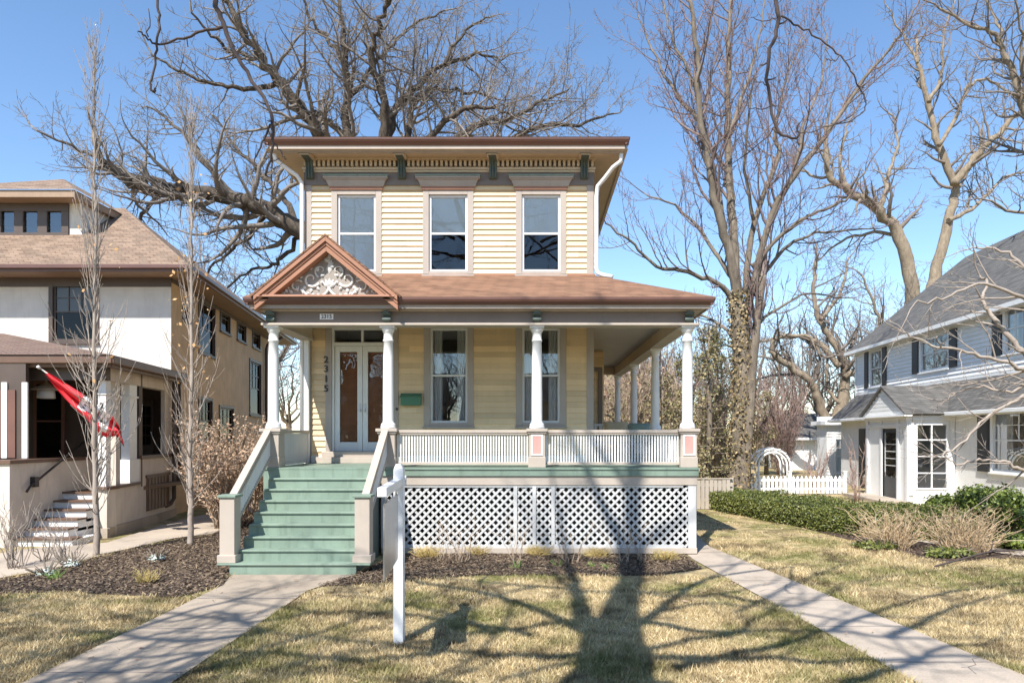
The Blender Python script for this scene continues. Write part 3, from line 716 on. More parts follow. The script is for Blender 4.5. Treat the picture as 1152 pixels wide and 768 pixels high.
for y in (16.8,20.4,24.3): column(3.0,y,ZB,ZT,M['white'],True,False)
# beams / entablature
mb=MB(); bw=.11
def ent(x0,x1,y0,y1):
    mb.box(x0,x1,y0,y1,ZT+.045,4.735)
ent(COLX[0]-bw,COLX[3]+bw,YC-bw,YC+bw); mb.build('porch_frieze',M['frieze'],H)
for bb_ in ((COLX[3]-bw,COLX[3]+bw,YC+bw,24.4),(COLX[0]-bw,COLX[0]+bw,YC+bw,YW-.05),(XR+.02,COLX[3]-bw,24.2,24.4)):
    mb=MB(); mb.box(*bb_,ZT+.045,4.735); mb.build('porch_beam',M['soffit'],H)
mb=MB(); e=.04
mb.box(COLX[0]-bw-e-.03,COLX[3]+bw+e+.03,YC-bw-e-.03,YC+bw+e,ZT,ZT+.044); mb.box(COLX[3]-bw-e,COLX[3]+bw+e,YC+bw+e,24.4,ZT,ZT+.044); mb.box(COLX[0]-bw-e,COLX[0]+bw+e,YC+bw+e,YW-.05,ZT,ZT+.044)
mb.box(COLX[0]-bw-.15,COLX[3]+bw+.15,YC-bw-.08,YC-bw-.001,4.695,4.735)
bevel(mb.build('porch_moulding',M['beige'],H),.006,2)
for x in COLX:
    mb=MB(); pf=[(0,4.49),(-.04,4.485),(-.075,4.51),(-.08,4.55),(-.055,4.59),(-.05,4.62),(-.10,4.64),(-.14,4.66),(-.14,4.69),(0,4.69)]
    mb.prism([(x-.06,YC-bw-.001+a,b) for a,b in pf],(.12,0,0))
    mb.tube([Vector((x-.085,YC-bw-.05,4.54)),Vector((x+.085,YC-bw-.05,4.54))],.035,10); mb.tube([Vector((x-.09,YC-bw-.09,4.645)),Vector((x+.09,YC-bw-.09,4.645))],.03,10)
    bevel(mb.build('porch_bracket',M['dkgreen'],H),.006,2)
# number plate
mb=MB(); y=YC-bw-.012; a=XP(369.5); mb.box(a-.13,a+.13,y,YC-bw-.001,ZP(360.3),ZP(354.2)); pl=mb.build('number_plate',M['white'],H)
mb=MB(); text_mesh(mb,'2315',.105,(a,y-.003,ZP(357.3)),.006); mb.build('number',M['iron'],pl)
# ceiling + roof
PE=dict(x0=-5.47,x1=3.42,y0=12.93,zb=4.74)
mb=MB(); zc=4.745
mb.poly([(PE['x0']+.05,PE['y0']+.05,zc),(PE['x1']-.05,PE['y0']+.05,zc),(PE['x1']-.05,YW+.03,zc),(PE['x0']+.05,YW+.03,zc)]); mb.poly([(XR,YW+.03,zc),(PE['x1']-.05,YW+.03,zc),(PE['x1']-.05,24.75,zc),(XR,24.75,zc)])
mb.build('porch_ceiling',M['ceil'],H)
mb=MB(); g2=[(0,0),(-.03,0),(-.075,.05),(-.095,.09),(-.095,.13),(0,.13)]
zg=4.79
mb.prism([(PE['x0'],PE['y0']+.06+a,zg+b) for a,b in g2],(PE['x1']-PE['x0'],0,0)); mb.prism([(PE['x1']-.06-a,PE['y0'],zg+b) for a,b in g2],(0,24.8-PE['y0'],0)); mb.prism([(PE['x0']+.06+a,PE['y0'],zg+b) for a,b in g2],(0,YW-PE['y0'],0))
mb.build('porch_gutter',M['gutter'],H)
mb=MB(); mb.box(PE['x0']+.06,PE['x1']-.06,PE['y0']+.061,PE['y0']+.09,4.72,4.90); mb.box(PE['x1']-.09,PE['x1']-.061,PE['y0']+.09,24.8,4.72,4.90); mb.box(PE['x0']+.061,PE['x0']+.09,PE['y0']+.09,YW,4.72,4.90)
mb.build('porch_eave_board',M['taupe'],H)
mb=MB(); ze=4.925; zt=5.90; a,b,c=PE['x0']-.03,PE['x1']+.03,PE['y0']-.03
def slab(mb,pts,t=.03):
    mb.prism(pts,(0,0,-t))
xm=(XL-.0); yr=24.8
slab(mb,[(a,c,ze),(b,c,ze),(XR,YW-.02,zt),(xm,YW-.02,zt)])
slab(mb,[(b,c,ze),(b,yr,ze),(XR+.02,yr,zt),(XR+.02,YW-.02,zt)])
slab(mb,[(a,YW-.02,ze),(a,c,ze),(xm,YW-.02,zt)])
pr=mb.build('porch_roof',M['roof'],H)
mb=MB(); mb.box(XL,XR+.03,YW-.035,YW-.002,zt-.02,zt+.03); mb.build('roof_flashing',M['copper'],H)
# ---- pediment over the steps
gx0,gx1,gz0,gz1=-5.27,-2.56,4.945,6.06; gc=(gx0+gx1)/2; gy=12.86
mb=MB(); t=.035
for s,xe in ((1,gx0),(-1,gx1)):
    n=Vector((-(gz1-gz0)*s,0,(gc-gx0))).normalized()*t
    p0=Vector((xe-s*.05,gy-.03,gz0-.04)); p1=Vector((gc,gy-.03,gz1))
    mb.prism([p0,p1,(p1.x,p1.y,p1.z+t*1.2),(p0.x+n.x,p0.y,p0.z+n.z)],(0,YW-gy-.02,0))
pd=mb.build('pediment',M['roof'],H)
mb=MB()
def rake(off,th,dep,y0):
    """a band that follows both slopes: off below the roof, th thick"""
    for s,xe in ((1,gx0),(-1,gx1)):
        d=Vector((gc-xe,0,gz1-gz0)).normalized(); nn=Vector((-d.z*s,0,d.x*s))
        if nn.z<0: nn=-nn
        k=1/nn.z
        a0=Vector((xe,y0,gz0)); a1=Vector((gc,y0,gz1))
        mb.prism([(a0.x,y0,a0.z-off*k),(a1.x,y0,a1.z-off*k),(a1.x,y0,a1.z-(off+th)*k),(a0.x,y0,a0.z-(off+th)*k)],(0,dep,0))
rake(.0,.075,.10,gy-.02); rake(.076,.05,.10,gy+.015); rake(.127,.085,.22,gy+.035)
mb.box(gx0+.15,gx1-.15,gy+.0,gy+.26,gz0-.018,gz0+.015); mb.box(gx0+.05,gx1-.05,gy-.03,gy+.1,gz0-.03,gz0-.019)
bevel(mb.build('rake_trim',M['copper'],pd),.005,2)
mb=MB(); mb.prism([(gx0+.12,gy+.25,gz0),(gx1-.12,gy+.25,gz0),(gc,gy+.25,gz1-.07)],(0,.05,0)); mb.build('tympanum',M['tymp'],pd)
mb=MB(); oy=gy+.245
def curl(cx,cz,r0,r1,a0,a1,w0=.022,w1=.010):
    pts=[];rad=[]
    for i in range(22):
        t=i/21; a=a0+(a1-a0)*t; r=r0+(r1-r0)*t
        pts.append(Vector((cx+r*math.cos(a),oy-.012,cz+r*math.sin(a)))); rad.append(w0+(w1-w0)*t)
    mb.tube(pts,rad,6)
def leaf(x,z,a,L,w=.04):
    d=Vector((math.cos(a),0,math.sin(a))); n=Vector((-d.z,0,d.x)); p=Vector((x,oy,z))
    pts=[p,p+d*L*.35+n*w,p+d*L,p+d*L*.35-n*w]
    b=len(mb.v)
    for q in pts: mb._p(q)
    mb._p(p+d*L*.4+Vector((0,-.05,0)))
    for i in range(4): mb.face((b+i,b+(i+1)%4,b+4),True)
zc0=gz0+.16
for s in (1,-1):
    fx=lambda x: gc+s*x
    A=lambda a: a if s>0 else math.pi-a
    curl(fx(.34),zc0+.20,.17,.03,A(-2.6),A(3.4),.028,.014)
    curl(fx(.28),zc0+.12,.30,.26,A(3.4),A(5.9),.03,.02)
    curl(fx(.62),zc0+.06,.13,.03,A(2.4),A(-3.2),.022,.012)
    curl(fx(.86),zc0-.03,.10,.02,A(2.6),A(-2.6),.018,.010)
    curl(fx(.16),zc0+.36,.13,.03,A(-1.2),A(3.9),.02,.010)
    for k in range(9):
        a=A(.2+k*.65); leaf(fx(.34)+.17*math.cos(a),zc0+.20+.17*math.sin(a),a,.10,.035)
    for k in range(6): leaf(fx(.50+k*.1),zc0-.06+.02*math.sin(k*2),A(1.0+.3*math.sin(k*2.1)),.12,.03)
    for k in range(5): leaf(fx(.10+k*.09),zc0-.08,A(-1.3+.45*k),.10,.03)
for k in range(7): leaf(gc,zc0+.42+.02*k,R(90)+(k-3)*.42,.16-.012*abs(k-3),.035)
for k in range(5): leaf(gc,zc0+.05,R(90)+(k-2)*.5,.17,.045)
leaf(gc,zc0+.30,R(90),.26,.06); leaf(gc,zc0+.55,R(90),.20,.045)
orn=mb.build('carved_ornament',M['offwhite'],pd)
# ---- front railings, each baluster its own piece
bme=None
for x0,x1 in ((COLX[1]+.16,COLX[2]-.16),(COLX[2]+.16,COLX[3]-.16)):
    mb=MB(); mb.box(x0,x1,YC-.055,YC+.055,ZB-.085,ZB-.025); mb.box(x0,x1,YC-.04,YC+.04,ZB-.12,ZB-.085); mb.box(x0,x1,YC-.035,YC+.035,ZF+.045,ZF+.10)
    rl=bevel(mb.build('porch_railing',M['beige'],H),.006,2)
    n=47; 
    for i in range(n):
        x=x0+(i+.5)*(x1-x0)/n
        if bme is None:
            m2=MB(); m2.box(-.0135,.0135,YC-.014,YC+.014,ZF+.10,ZB-.12)
            bo=m2.build('baluster',M['white'],None); bo.location=(0,0,0); bme=bo.data
            bo.parent=rl
        else:
            bo=bpy.data.objects.new('baluster',bme); COL.objects.link(bo); bo.parent=rl
        bo.location=(x-ORG[H].x,-ORG[H].y,-ORG[H].z)
# solid left rail panel and side rail
mb=MB(); mb.box(COLX[0]-.02,COLX[0]+.02,YC+.16,YW-.1,ZF+.015,ZB-.09)
n=26
for i in range(n):
    y=YC+.2+(YW-YC-.35)*i/(n-1); mb.box(COLX[0]+.0205,COLX[0]+.03,y-.022,y+.022,ZF+.07,ZB-.1)
sp=mb.build('side_panel',M['offwhite'],H)
mb=MB(); mb.box(COLX[0]-.06,COLX[0]+.06,YC+.16,YW-.06,ZB-.085,ZB-.02); bevel(mb.build('panel_cap',M['beige'],sp))
mb=MB(); mb.box(COLX[0]-.05,COLX[0]+.05,YW-.15,YW-.045,ZF,ZT); mb.build('porch_post',M['white'],H)
ys=(YC,16.8,20.4,24.3)
for y0,y1 in zip(ys[:-1],ys[1:]):
    mb=MB(); mb.box(2.945,3.055,y0+.16,y1-.16,ZB-.085,ZB-.025); mb.box(2.965,3.035,y0+.16,y1-.16,ZF+.045,ZF+.10)
    n=int((y1-y0-.32)/.09)
    for i in range(n):
        y=y0+.16+(i+.5)*(y1-y0-.32)/n; mb.box(2.986,3.014,y-.014,y+.014,ZF+.10,ZB-.085)
    mb.build('side_railing',M['offwhite'],H)
# bay on the right wall, seen through the porch
mb=MB(); FB=frame((0,19.6,0),(1,0,0)); siding(mb,FB,XR,2.02,ZF,4.7,[(1.52,1.86,2.25,4.15)]); mb.box(XR-.02,2.0,19.62,22.5,ZF,4.74); 
bay=mb.build('side_bay',M['cream'],H)
window(H,FB,1.52,1.86,2.25,4.15,cas=.12,casm='frieze',frm='taupe')
# ---- porch swing (hangs from the ceiling: its own thing)
SW=thing('porch_swing','wooden porch swing with beige cushions hanging on chains at the right end of the porch','swing',(2.15,17.6,ZF))
sx,sy=2.38,17.4
mb=MB()
for i in range(6): mb.box(sx-.85,sx+.85,sy-.28+i*.095,sy-.20+i*.095,ZF+.40,ZF+.425)
for x in (-.8,0,.8): mb.box(sx+x-.03,sx+x+.03,sy-.28,sy+.29,ZF+.34,ZF+.399)
bevel(mb.build('seat',M['offwhite'],SW))
mb=MB()
for i in range(12): mb.box(sx-.82+i*.145,sx-.74+i*.145,sy+.28,sy+.30,ZF+.42,ZF+.86)
mb.box(sx-.87,sx+.87,sy+.27,sy+.31,ZF+.861,ZF+.92); bevel(mb.build('backrest',M['offwhite'],SW))
for s in (-1,1):
    mb=MB(); mb.box(sx+s*.85-.03,sx+s*.85+.03,sy-.28,sy+.30,ZF+.63,ZF+.665); mb.box(sx+s*.85-.025,sx+s*.85+.025,sy-.26,sy-.21,ZF+.4255,ZF+.6295); bevel(mb.build('armrest',M['offwhite'],SW))
    for yy_ in (-.2,.2):
        mb=MB(); mb.tube([Vector((sx+s*.85,sy+yy_,ZF+.66)),Vector((sx+s*.85,sy+yy_*.15,zc))],.008,5); mb.build('chain',M['iron'],SW)
def cushion(parent,c,w,h,t,rot,mat):
    mb=MB(); n=10
    for side in (-1,1):
        b=len(mb.v)
        for i in range(n+1):
            for j in range(n+1):
                u=i/n*2-1; v=j/n*2-1; f=((1-u**4)*(1-v**4))**.5
                q=Matrix.Rotation(rot,3,'X')@Vector((u*w/2,side*t/2*f,v*h/2))
                mb._p(Vector(c)+q)
        for i in range(n):
            for j in range(n):
                k=b+i*(n+1)+j; mb.face((k,k+n+1,k+n+2,k+1) if side<0 else (k,k+1,k+n+2,k+n+1),True)
    o=mb.build('cushion',mat,parent); return o
M['cush']=paint('cushion_cloth',(.55,.46,.30),.9,.1,.05,.3); M['cush2']=paint('cushion_green',(.25,.33,.28),.9,.2,.05,.3)
cushion(SW,(sx-.25,sy+.17,ZF+.72),.62,.52,.22,R(-12),M['cush']); cushion(SW,(sx+.36,sy+.15,ZF+.70),.55,.48,.2,R(-12),M['cush2']); cushion(SW,(sx,sy,ZF+.47),1.6,.5,.12,R(90),M['cush'])
# ------------------------------------------------------------------ neighbour on the left: stucco house
LD=19.6; LX=-10.40; SL=-.156
LH=thing('stucco_house','white and tan stucco house with brown hipped roof and dormer, left of the yellow house','house',(-13,LD,0))
kf=FPX/LD; lx=lambda px:(px-CX)/kf; lz=lambda py:EYE-(py-HY)/kf
FLh=frame((0,LD,0),(1,0,0))
WT=6.83
us=Vector((SL,1,0)).normalized(); FLs=frame((LX,LD,0),us)
def side_s(px):   # distance along the side wall
    D=(LX-SL*LD)/((px-CX)/FPX-SL); return (D-LD)/us.y, D
lw=[(lx(60),lx(107),lz(383),lz(318))]
mb=MB(); flatwall(mb,FLh,-24,LX,0,WT,lw); mb.build('wall',M['stucco'],LH)
window(LH,FLh,*lw[0],cas=.12,casm='brown',frm='brown',g='glassdark',upper_grid=(3,2),blind=.5,head=.1)
sw=[]
def sr(p0,p1,t,b):
    s0,D0=side_s(p0); s1,D1=side_s(p1); D=(D0+D1)/2
    return (s0,s1,EYE-(b-HY)*D/FPX,min(WT-.1,EYE-(t-HY)*D/FPX))
sw=[sr(206,213,345,360),sr(224,241,343,398),sr(248,258,352,373),sr(267,276,359,383),sr(284,292,369,391),sr(281,293,408,466),sr(224,238,450,496),sr(247,262,459,495)]
SLEN=14.0
mb=MB(); flatwall(mb,FLs,0,SLEN,0,WT,sw); mb.build('side_wall',M['tan'],LH)
for r in sw: window(LH,FLs,*r,cas=.09,casm='brown',frm='brown',g='glassdark',upper_grid=(3,2) if r[1]-r[0]>.8 else None,sash=r[3]-r[2]>1.0)
mb=MB(); b0=Vector((LX,LD,0))+us*SLEN
mb.poly([(-24,b0.y,0),(b0.x,b0.y,0),(b0.x,b0.y,WT),(-24,b0.y,WT)]); mb.poly([(-24,LD+.3,3.2),(LX-.2,LD+.3,3.2),(b0.x-.1,b0.y,3.2),(-24,b0.y,3.2)]); mb.poly([(-24,LD+3,0),(LX-1,LD+3,0),(LX-1,LD+3,WT),(-24,LD+3,WT)]); mb.build('room',M['room'],LH)
mb=MB(); mb.F=FLh; mb.box(-24,LX+.01,.0,.03,WT-.26,WT-.002); mb.F=FLs; mb.box(-.01,SLEN,.0,.03,WT-.12,WT-.002); mb.build('frieze_board',M['brown'],LH)
# eaves
e0=Vector((-9.55,18.8,0)); e1=e0+us*(SLEN+1.6); ez=6.95
mb=MB(); mb.poly([(-24,18.8,WT),(e0.x,e0.y,WT),(e1.x,e1.y,WT),(-24,e1.y,WT)]); mb.build('soffit',M['lsoffit'],LH)
mb=MB(); mb.box(-24,e0.x+.02,18.74,18.80,WT-.02,ez+.03); mb.F=frame(e0,us); mb.box(-.05,SLEN+1.6,0,.07,WT-.02,ez+.03); mb.F=None
mb.box(-24,e0.x+.06,18.64,18.74,ez-.07,ez+.035); mb.F=frame(e0,us); mb.box(-.1,SLEN+1.6,.07,.17,ez-.07,ez+.035); mb.F=None; bevel(mb.build('gutter',M['gutter'],LH),.01,2)
apx=Vector((-13.83,23.1,10.0))
mb=MB(); z=ez+.04
E0=(e0.x+.1,e0.y-.1,z); E1=(e1.x+.1,e1.y,z); EL=(-26,e0.y-.1,z); ER=(-26,e1.y,z); RL=(-26,apx.y,apx.z)
mb.poly([EL,E0,tuple(apx),RL]); mb.poly([E0,E1,tuple(apx)]); mb.poly([E1,ER,RL,tuple(apx)]); mb.build('roof',M['lroof'],LH)
# dormer
DD=20.8; kd=FPX/DD; dx=lambda px:(px-CX)/kd; dz=lambda py:EYE-(py-HY)/kd
FD=frame((0,DD,0),(1,0,0)); dw=[(dx(-28),dx(-8),dz(262),dz(238)),(dx(2),dx(17),dz(262),dz(238)),(dx(27),dx(43),dz(262),dz(238)),(dx(54),dx(70),dz(262),dz(238))]
mb=MB(); flatwall(mb,FD,dx(-60),dx(92),dz(272),dz(229),dw); mb.poly([(dx(92),DD,dz(272)),(dx(92),DD+3.4,dz(272)),(dx(92),DD+3.4,dz(229)),(dx(92),DD,dz(229))]); dm=mb.build('dormer',M['stucco'],LH)
mb=MB(); mb.F=FD
us_=[dx(-60)]+[q for r in dw for q in r[:2]]+[dx(78)]
for a,b in zip(us_[::2],us_[1::2]): mb.box(a,b,.001,.05,dz(262),dz(238))
mb.box(dx(-60),dx(78),.001,.05,dz(238),dz(229)); mb.box(dx(-60),dx(78),.001,.055,dz(267),dz(262)); bevel(mb.build('dormer_trim',M['brown'],dm),.005,1)
for r in dw:
    mb=MB(); mb.F=FD; mb.poly([(r[0],-.03,r[2]),(r[1],-.03,r[2]),(r[1],-.03,r[3]),(r[0],-.03,r[3])]); mb.build('pane',M['glass'],dm)
mb=MB(); mb.box(dx(-58),dx(90),DD+.6,DD+.65,dz(272),dz(229)); mb.build('dormer_dark_backing',M['dark'],dm)  # near-black board, its colour standing in for the unlit dormer inside
mb=MB(); xa,xb,ya=dx(-90),-13.62,DD-.55; zz0=dz(229)
pk=P(71.6,201.5,22.3)
mb.poly([(xa,ya,zz0),(xb,ya,zz0),(xb,DD+3.2,zz0),(xa,DD+3.2,zz0)]); mb.build('dormer_soffit',M['lsoffit'],dm)
mb=MB(); mb.box(xa,xb,ya-.05,ya,zz0-.01,zz0+.20); mb.box(xb,xb+.05,ya-.05,DD+3.2,zz0-.01,zz0+.20); mb.build('dormer_fascia',M['lsoffit'],dm)
mb=MB(); z=zz0+.205; pb=(pk.x-.0,DD+3.2,pk.z); pl=(-21.5,22.3,pk.z-.5)
mb.poly([(xa-.1,ya-.1,z),(xb+.1,ya-.1,z),tuple(pk),pl]); mb.poly([(xb+.1,ya-.1,z),(xb+.1,DD+3.2,z),pb,tuple(pk)]); mb.build('dormer_roof',M['lroof'],dm)
# ---- entrance porch of the stucco house
p0=Vector((-9.62,15.4,0)); FPs=frame(p0,us); FPf=frame((0,15.4,0),(1,0,0)); kp=FPX/15.4; ppx=lambda px:(px-CX)/kp; ppz=lambda py:EYE-(py-HY)/kp
def ps(px): 
    D=(p0.x-SL*p0.y)/((px-CX)/FPX-SL); return (D-p0.y)/us.y
def psz(px,py):
    D=(p0.x-SL*p0.y)/((px-CX)/FPX-SL); return EYE-(py-HY)*D/FPX
SPL=(LD-15.4)/us.y
PFZ=1.02
mb=MB()
# right pier with the side parapets
mb.box(ppx(108),p0.x,15.4,15.75,0,PFZ+.06)
mb.F=FPs; a,b,c=.36,ps(157),SPL-.05
mb.box(.001,b,-.30,0,0,PFZ+.06); mb.box(b+.001,c,-.30,0,0,1.72); mb.F=None
# cheek wall left of the steps
xc=-10.78; mb.box(-17,xc,14.05,14.4,0,1.72); mb.box(xc-.28,xc,14.401,17.2,0,1.72)
mb.build('porch_wall',M['greige'],LH)
mb=MB(); mb.F=FPs; mb.box(.0,c,.001,.05,0,.22); mb.F=None; mb.box(ppx(108)-.02,p0.x+.04,15.35,15.399,0,.22); mb.build('porch_plinth',M['walk2'],LH)
mb=MB(); mb.box(ppx(108)-.05,p0.x+.05,15.33,15.80,PFZ+.061,PFZ+.13); mb.F=FPs; mb.box(.42,b,-.34,.05,PFZ+.061,PFZ+.13); mb.box(b+.02,c,-.34,.05,1.721,1.80); mb.F=None
mb.box(-17,xc+.05,14.0,14.45,1.721,1.80); mb.box(xc-.33,xc+.05,14.451,17.2,1.721,1.80); bevel(mb.build('wall_cap',M['browncap'],LH),.006,2)
mb=MB(); mb.F=FPs; d0,d1=ps(164.5),ps(189); mb.box(d0,d1,.001,.03,.36,1.22); mb.box(d0-.05,d1+.05,.001,.045,1.221,1.29)
for i in range(7): 
    q=d0+(d1-d0)*(i+.5)/7; mb.box(q-.045,q+.045,.031,.042,.37,1.21)
mb.build('crawl_door',M['browncap'],LH)
# floor and dark rear wall, windows
mb=MB(); mb.box(xc-.0,p0.x-.31,15.76,LD-.01,PFZ-.1,PFZ); mb.build('porch_floor',M['browncap'],LH)
mb=MB(); mb.box(-17,ppx(106),17.15,17.3,PFZ,4.0)
mb.box(-17,xc-.3,14.9,15.0,1.8,3.98); mb.box(-17,LX+.3,LD-.06,LD-.005,PFZ,3.9); mb.build('porch_back_wall',M['brown'],LH)
FBk=frame((0,17.14,0),(1,0,0)); kb=FPX/17.14
mb=MB(); mb.F=FBk; q0,q1=(42-CX)/kb,(70-CX)/kb; z0_,z1_=EYE-(515-HY)/kb,EYE-(432-HY)/kb
mb.poly([(q0,.012,z0_),(q1,.012,z0_),(q1,.012,z1_),(q0,.012,z1_)]); mb.build('porch_window',M['glassdark'],LH)
mb=MB(); mb.F=FBk; t=.07
for a_,b_ in ((q0-t,q0),(q1,q1+t)): mb.box(a_,b_,.0,.04,z0_-t,z1_+t)
mb.box(q0,q1,0,.04,z1_,z1_+t); mb.box(q0,q1,0,.04,z0_-t,z0_); mb.box(q0,q1,.013,.035,(z0_+z1_)/2-.02,(z0_+z1_)/2+.02)
xx=(29-CX)/kb; mb.build('porch_window_frame',M['redbrown'],LH)
for px in (6,29):
    mb=MB(); D=14.9; x=(px-CX)*D/FPX; mb.box(x-.06,x+.06,14.86,14.899,EYE-(515-HY)*D/FPX,EYE-(430-HY)*D/FPX); mb.build('white_post',M['white'],LH)
mb=MB(); D=14.9; mb.box((-60-CX)*D/FPX,(18-CX)*D/FPX,14.87,14.899,1.82,3.3); mb.build('brown_panel',M['redbrown'],LH)
# glazed door on the rear right
FRw=frame((0,LD-.061,0),(1,0,0)); kr=FPX/(LD-.06)
mb=MB(); mb.F=FRw; mb.box((157-CX)/kr,(173-CX)/kr,.0,.05,PFZ,EYE-(450-HY)/kr); gd=mb.build('side_door',M['brown'],LH)
mb=MB(); mb.F=FRw
for i in range(2):
    for j in range(4):
        a_=(159.5-CX)/kr+i*.15; b_=EYE-(500-HY)/kr+j*.28; mb.poly([(a_,.052,b_),(a_+.13,.052,b_),(a_+.13,.052,b_+.25),(a_,.052,b_+.25)])
mb.build('pane',M['glassdark'],gd)
# posts
def post(F,u0,u1,w0,w1,z0,z1,label=None):
    mb=MB(); mb.F=F; mb.box(u0,u1,w0,w1,z0,z1); mb.box(u0-.03,u1+.03,w0-.03,w1+.03,z1-.32,z1-.27); return bevel(mb.build('porch_post',M['white'],LH),.006,2)
zt=3.55
post(FPf,ppx(109.5),ppx(118.5),-.2,-.02,PFZ+.131,zt)
mb=MB(); mb.F=FPs; mb.box(.5,.72,-.22,-.02,PFZ+.131,zt); mb.build('porch_post',M['greige'],LH)
s0,s1=ps(146),ps(157); post(FPs,s0+.05,s1-.1,-.22,-.02,1.72,zt); mb=MB(); mb.F=FPs; mb.box(s0,s1,-.28,.0,PFZ+.131,1.72); mb.build('post_pedestal',M['white'],LH)
mb=MB(); mb.F=FPs; mb.box(SPL-.75,SPL-.1,-.12,-.02,1.80,zt); mb.build('end_panel',M['greige'],LH)
for ch,z in zip('2319',(2.98,2.76,2.54,2.32)):
    mb=MB(); text_mesh(mb,ch,.17,((ppx(109.5)+ppx(118.5))/2,15.4+.015,z),.02); mb.build('house_number',M['iron'],LH)
# steps
n=6; rz_=PFZ/n; 
for k in range(n):
    y0=14.2+.29*k; x1=ppx(108)-.005 if k>3 else p0.x+.0-(.0 if k else -.05)
    x1 = p0.x+.03 if k==0 else ppx(108)-.005
    mb=MB(); mb.box(xc+.001,x1,y0,y0+.9 if y0+.9<15.39 else max(15.39,y0+.3),rz_*k+.001 if k==0 else rz_*k-.1,rz_*(k+1)-.04); sp_=mb.build('step',M['white'],LH)
    mb=MB(); mb.box(xc+.002,x1+.02,y0-.04,y0+.31,rz_*(k+1)-.0395,rz_*(k+1)); mb.build('step_tread',M['browncap'],sp_)
# iron handrail
mb=MB(); a=P(27,552,14.35); b=P(72,518,15.4); c_=Vector((xc+.09,16.4,2.2)); a.x=b.x=xc+.09
mb.tube([Vector((xc+.09,14.4,1.12)),Vector((xc+.09,14.5,1.22)),Vector((xc+.09,16.6,2.35))],.025,8); mb.box(xc+.001,xc+.11,14.62,14.74,1.20,1.42); mb.build('handrail',M['iron'],LH)
# porch roof
ez=4.0; q0=Vector((-9.30,15.0,0)); q1=q0+us*((LD-15.0)/us.y)
mb=MB(); mb.poly([(-20,15.0,ez-.02),(q0.x,q0.y,ez-.02),(q1.x,q1.y,ez-.02),(-20,LD,ez-.02)]); mb.build('porch_ceiling',M['lsoffit'],LH)
mb=MB(); mb.box(-20,p0.x+.02,15.3,15.5,3.551,ez-.025); 
mb.build('porch_beam',M['brown'],LH)
mb=MB(); mb.F=FPs; mb.box(.0,SPL-.05,-.22,.0,3.551,ez-.026); mb.F=None; mb.build('side_beam',M['greige'],LH)
mb=MB(); mb.box(-20,q0.x+.1,14.88,15.0,ez-.12,ez+.06); mb.F=frame(q0,us); mb.box(-.1,(LD-15.05)/us.y,0,.12,ez-.12,ez+.06); mb.F=None
mb.box(-20,q0.x+.02,15.001,15.08,ez-.2,ez-.021); mb.F=frame(q0,us); mb.box(0,(LD-15.05)/us.y,-.08,-.001,ez-.2,ez-.021); mb.F=None
bevel(mb.build('porch_gutter',M['browncap'],LH),.02,2)
tp=P(4,375,LD-.01)
mb=MB(); z=ez+.065
mb.poly([(-20,14.85,z),(q0.x+.12,14.85,z),tuple(tp),(-20,LD-.01,tp.z)]); mb.poly([(q0.x+.12,14.85,z),(q1.x+.12,LD-.01,z),tuple(tp)]); mb.build('porch_roof',M['lproof'],LH)
# downspouts
w_=P(198,432,19.3)
dsx=w_.x
pipe([(dsx,19.25,3.95),(dsx,19.2,3.7),(dsx,19.2,.55),(dsx-.05,19.1,.40),(dsx-.15,18.6,.28),(dsx-.2,17.9,.2)],.055).build('downspout',M['brown'],LH)
s_,D_2=side_s(297); q=Vector((LX,LD,0))+us*s_
pipe([(q.x+.8,q.y+.1,6.75),(q.x+.15,q.y,6.4),(q.x+.1,q.y,6.2),(q.x+.1,q.y,.2)],.06).build('downspout',M['brown'],LH)
mb=MB(); mb.box(ppx(172),ppx(177),19.0,19.2,2.2,2.6); 
# lantern
ln=thing('hanging_lantern','small pale lantern with a wide shade hanging in the neighbour entrance','lantern',tuple(P(52,425,15.9)))
c=P(52,440,15.9)
mb=MB(); mb.lathe([(.30,c.z+.03),(.30,c.z+.045),(.12,c.z+.14),(.05,c.z+.19),(.03,c.z+.22)],c.x,c.y,8); mb.build('shade',M['beige'],ln)
mb=MB(); mb.tube([Vector((c.x,c.y,c.z+.22)),Vector((c.x,c.y,3.97))],.018,6); mb.build('stem',M['beige'],ln)
mb=MB(); mb.lathe([(.17,c.z+.029),(.19,c.z-.16),(.15,c.z-.17)],c.x,c.y,8); mb.build('glass_body',M['offwhite'],ln)
# flag
M['flagred']=paint('flag_red',(.78,.04,.055),.7,.08,.04,.05); M['flagwhite']=paint('flag_white',(.86,.86,.86),.7,.04,.04,.05)
fl=thing('house_flag','red and white flag drooping from a pole on the stucco house porch post','flag',tuple(P(117,468,15.2)))
tip=P(45,414,14.0); bse=P(116,466,15.3)
mb=MB(); mb.tube([bse,tip],.014,8); mb.tube([tip,tip+(tip-bse).normalized()*.06],.03,8); mb.build('flag_pole',M['offwhite'],fl)
top=[(50,416.5),(66,426),(82,436),(95,444),(108,453),(118,463),(127,468),(134,479),(139,497)]
bot=[(51,421),(60,433),(72,447),(85,460),(98,472),(108,486),(120,492),(131,490),(140,503)]
mb=MB(); nx=48; ny=12
def lerp_pl(pl,t):
    t*=len(pl)-1; i=min(int(t),len(pl)-2); f=t-i; return (pl[i][0]*(1-f)+pl[i+1][0]*f, pl[i][1]*(1-f)+pl[i+1][1]*f)
for i in range(nx+1):
    for j in range(ny+1):
        u=i/nx; v=j/ny; a=lerp_pl(top,u); b=lerp_pl(bot,u); D=14.1+1.0*u+.10*math.sin(v*9+u*7)*min(1,u*3)+.05*math.sin(v*19-u*11)*min(1,u*3)
        mb._p(P(a[0]*(1-v)+b[0]*v,a[1]*(1-v)+b[1]*v,D))
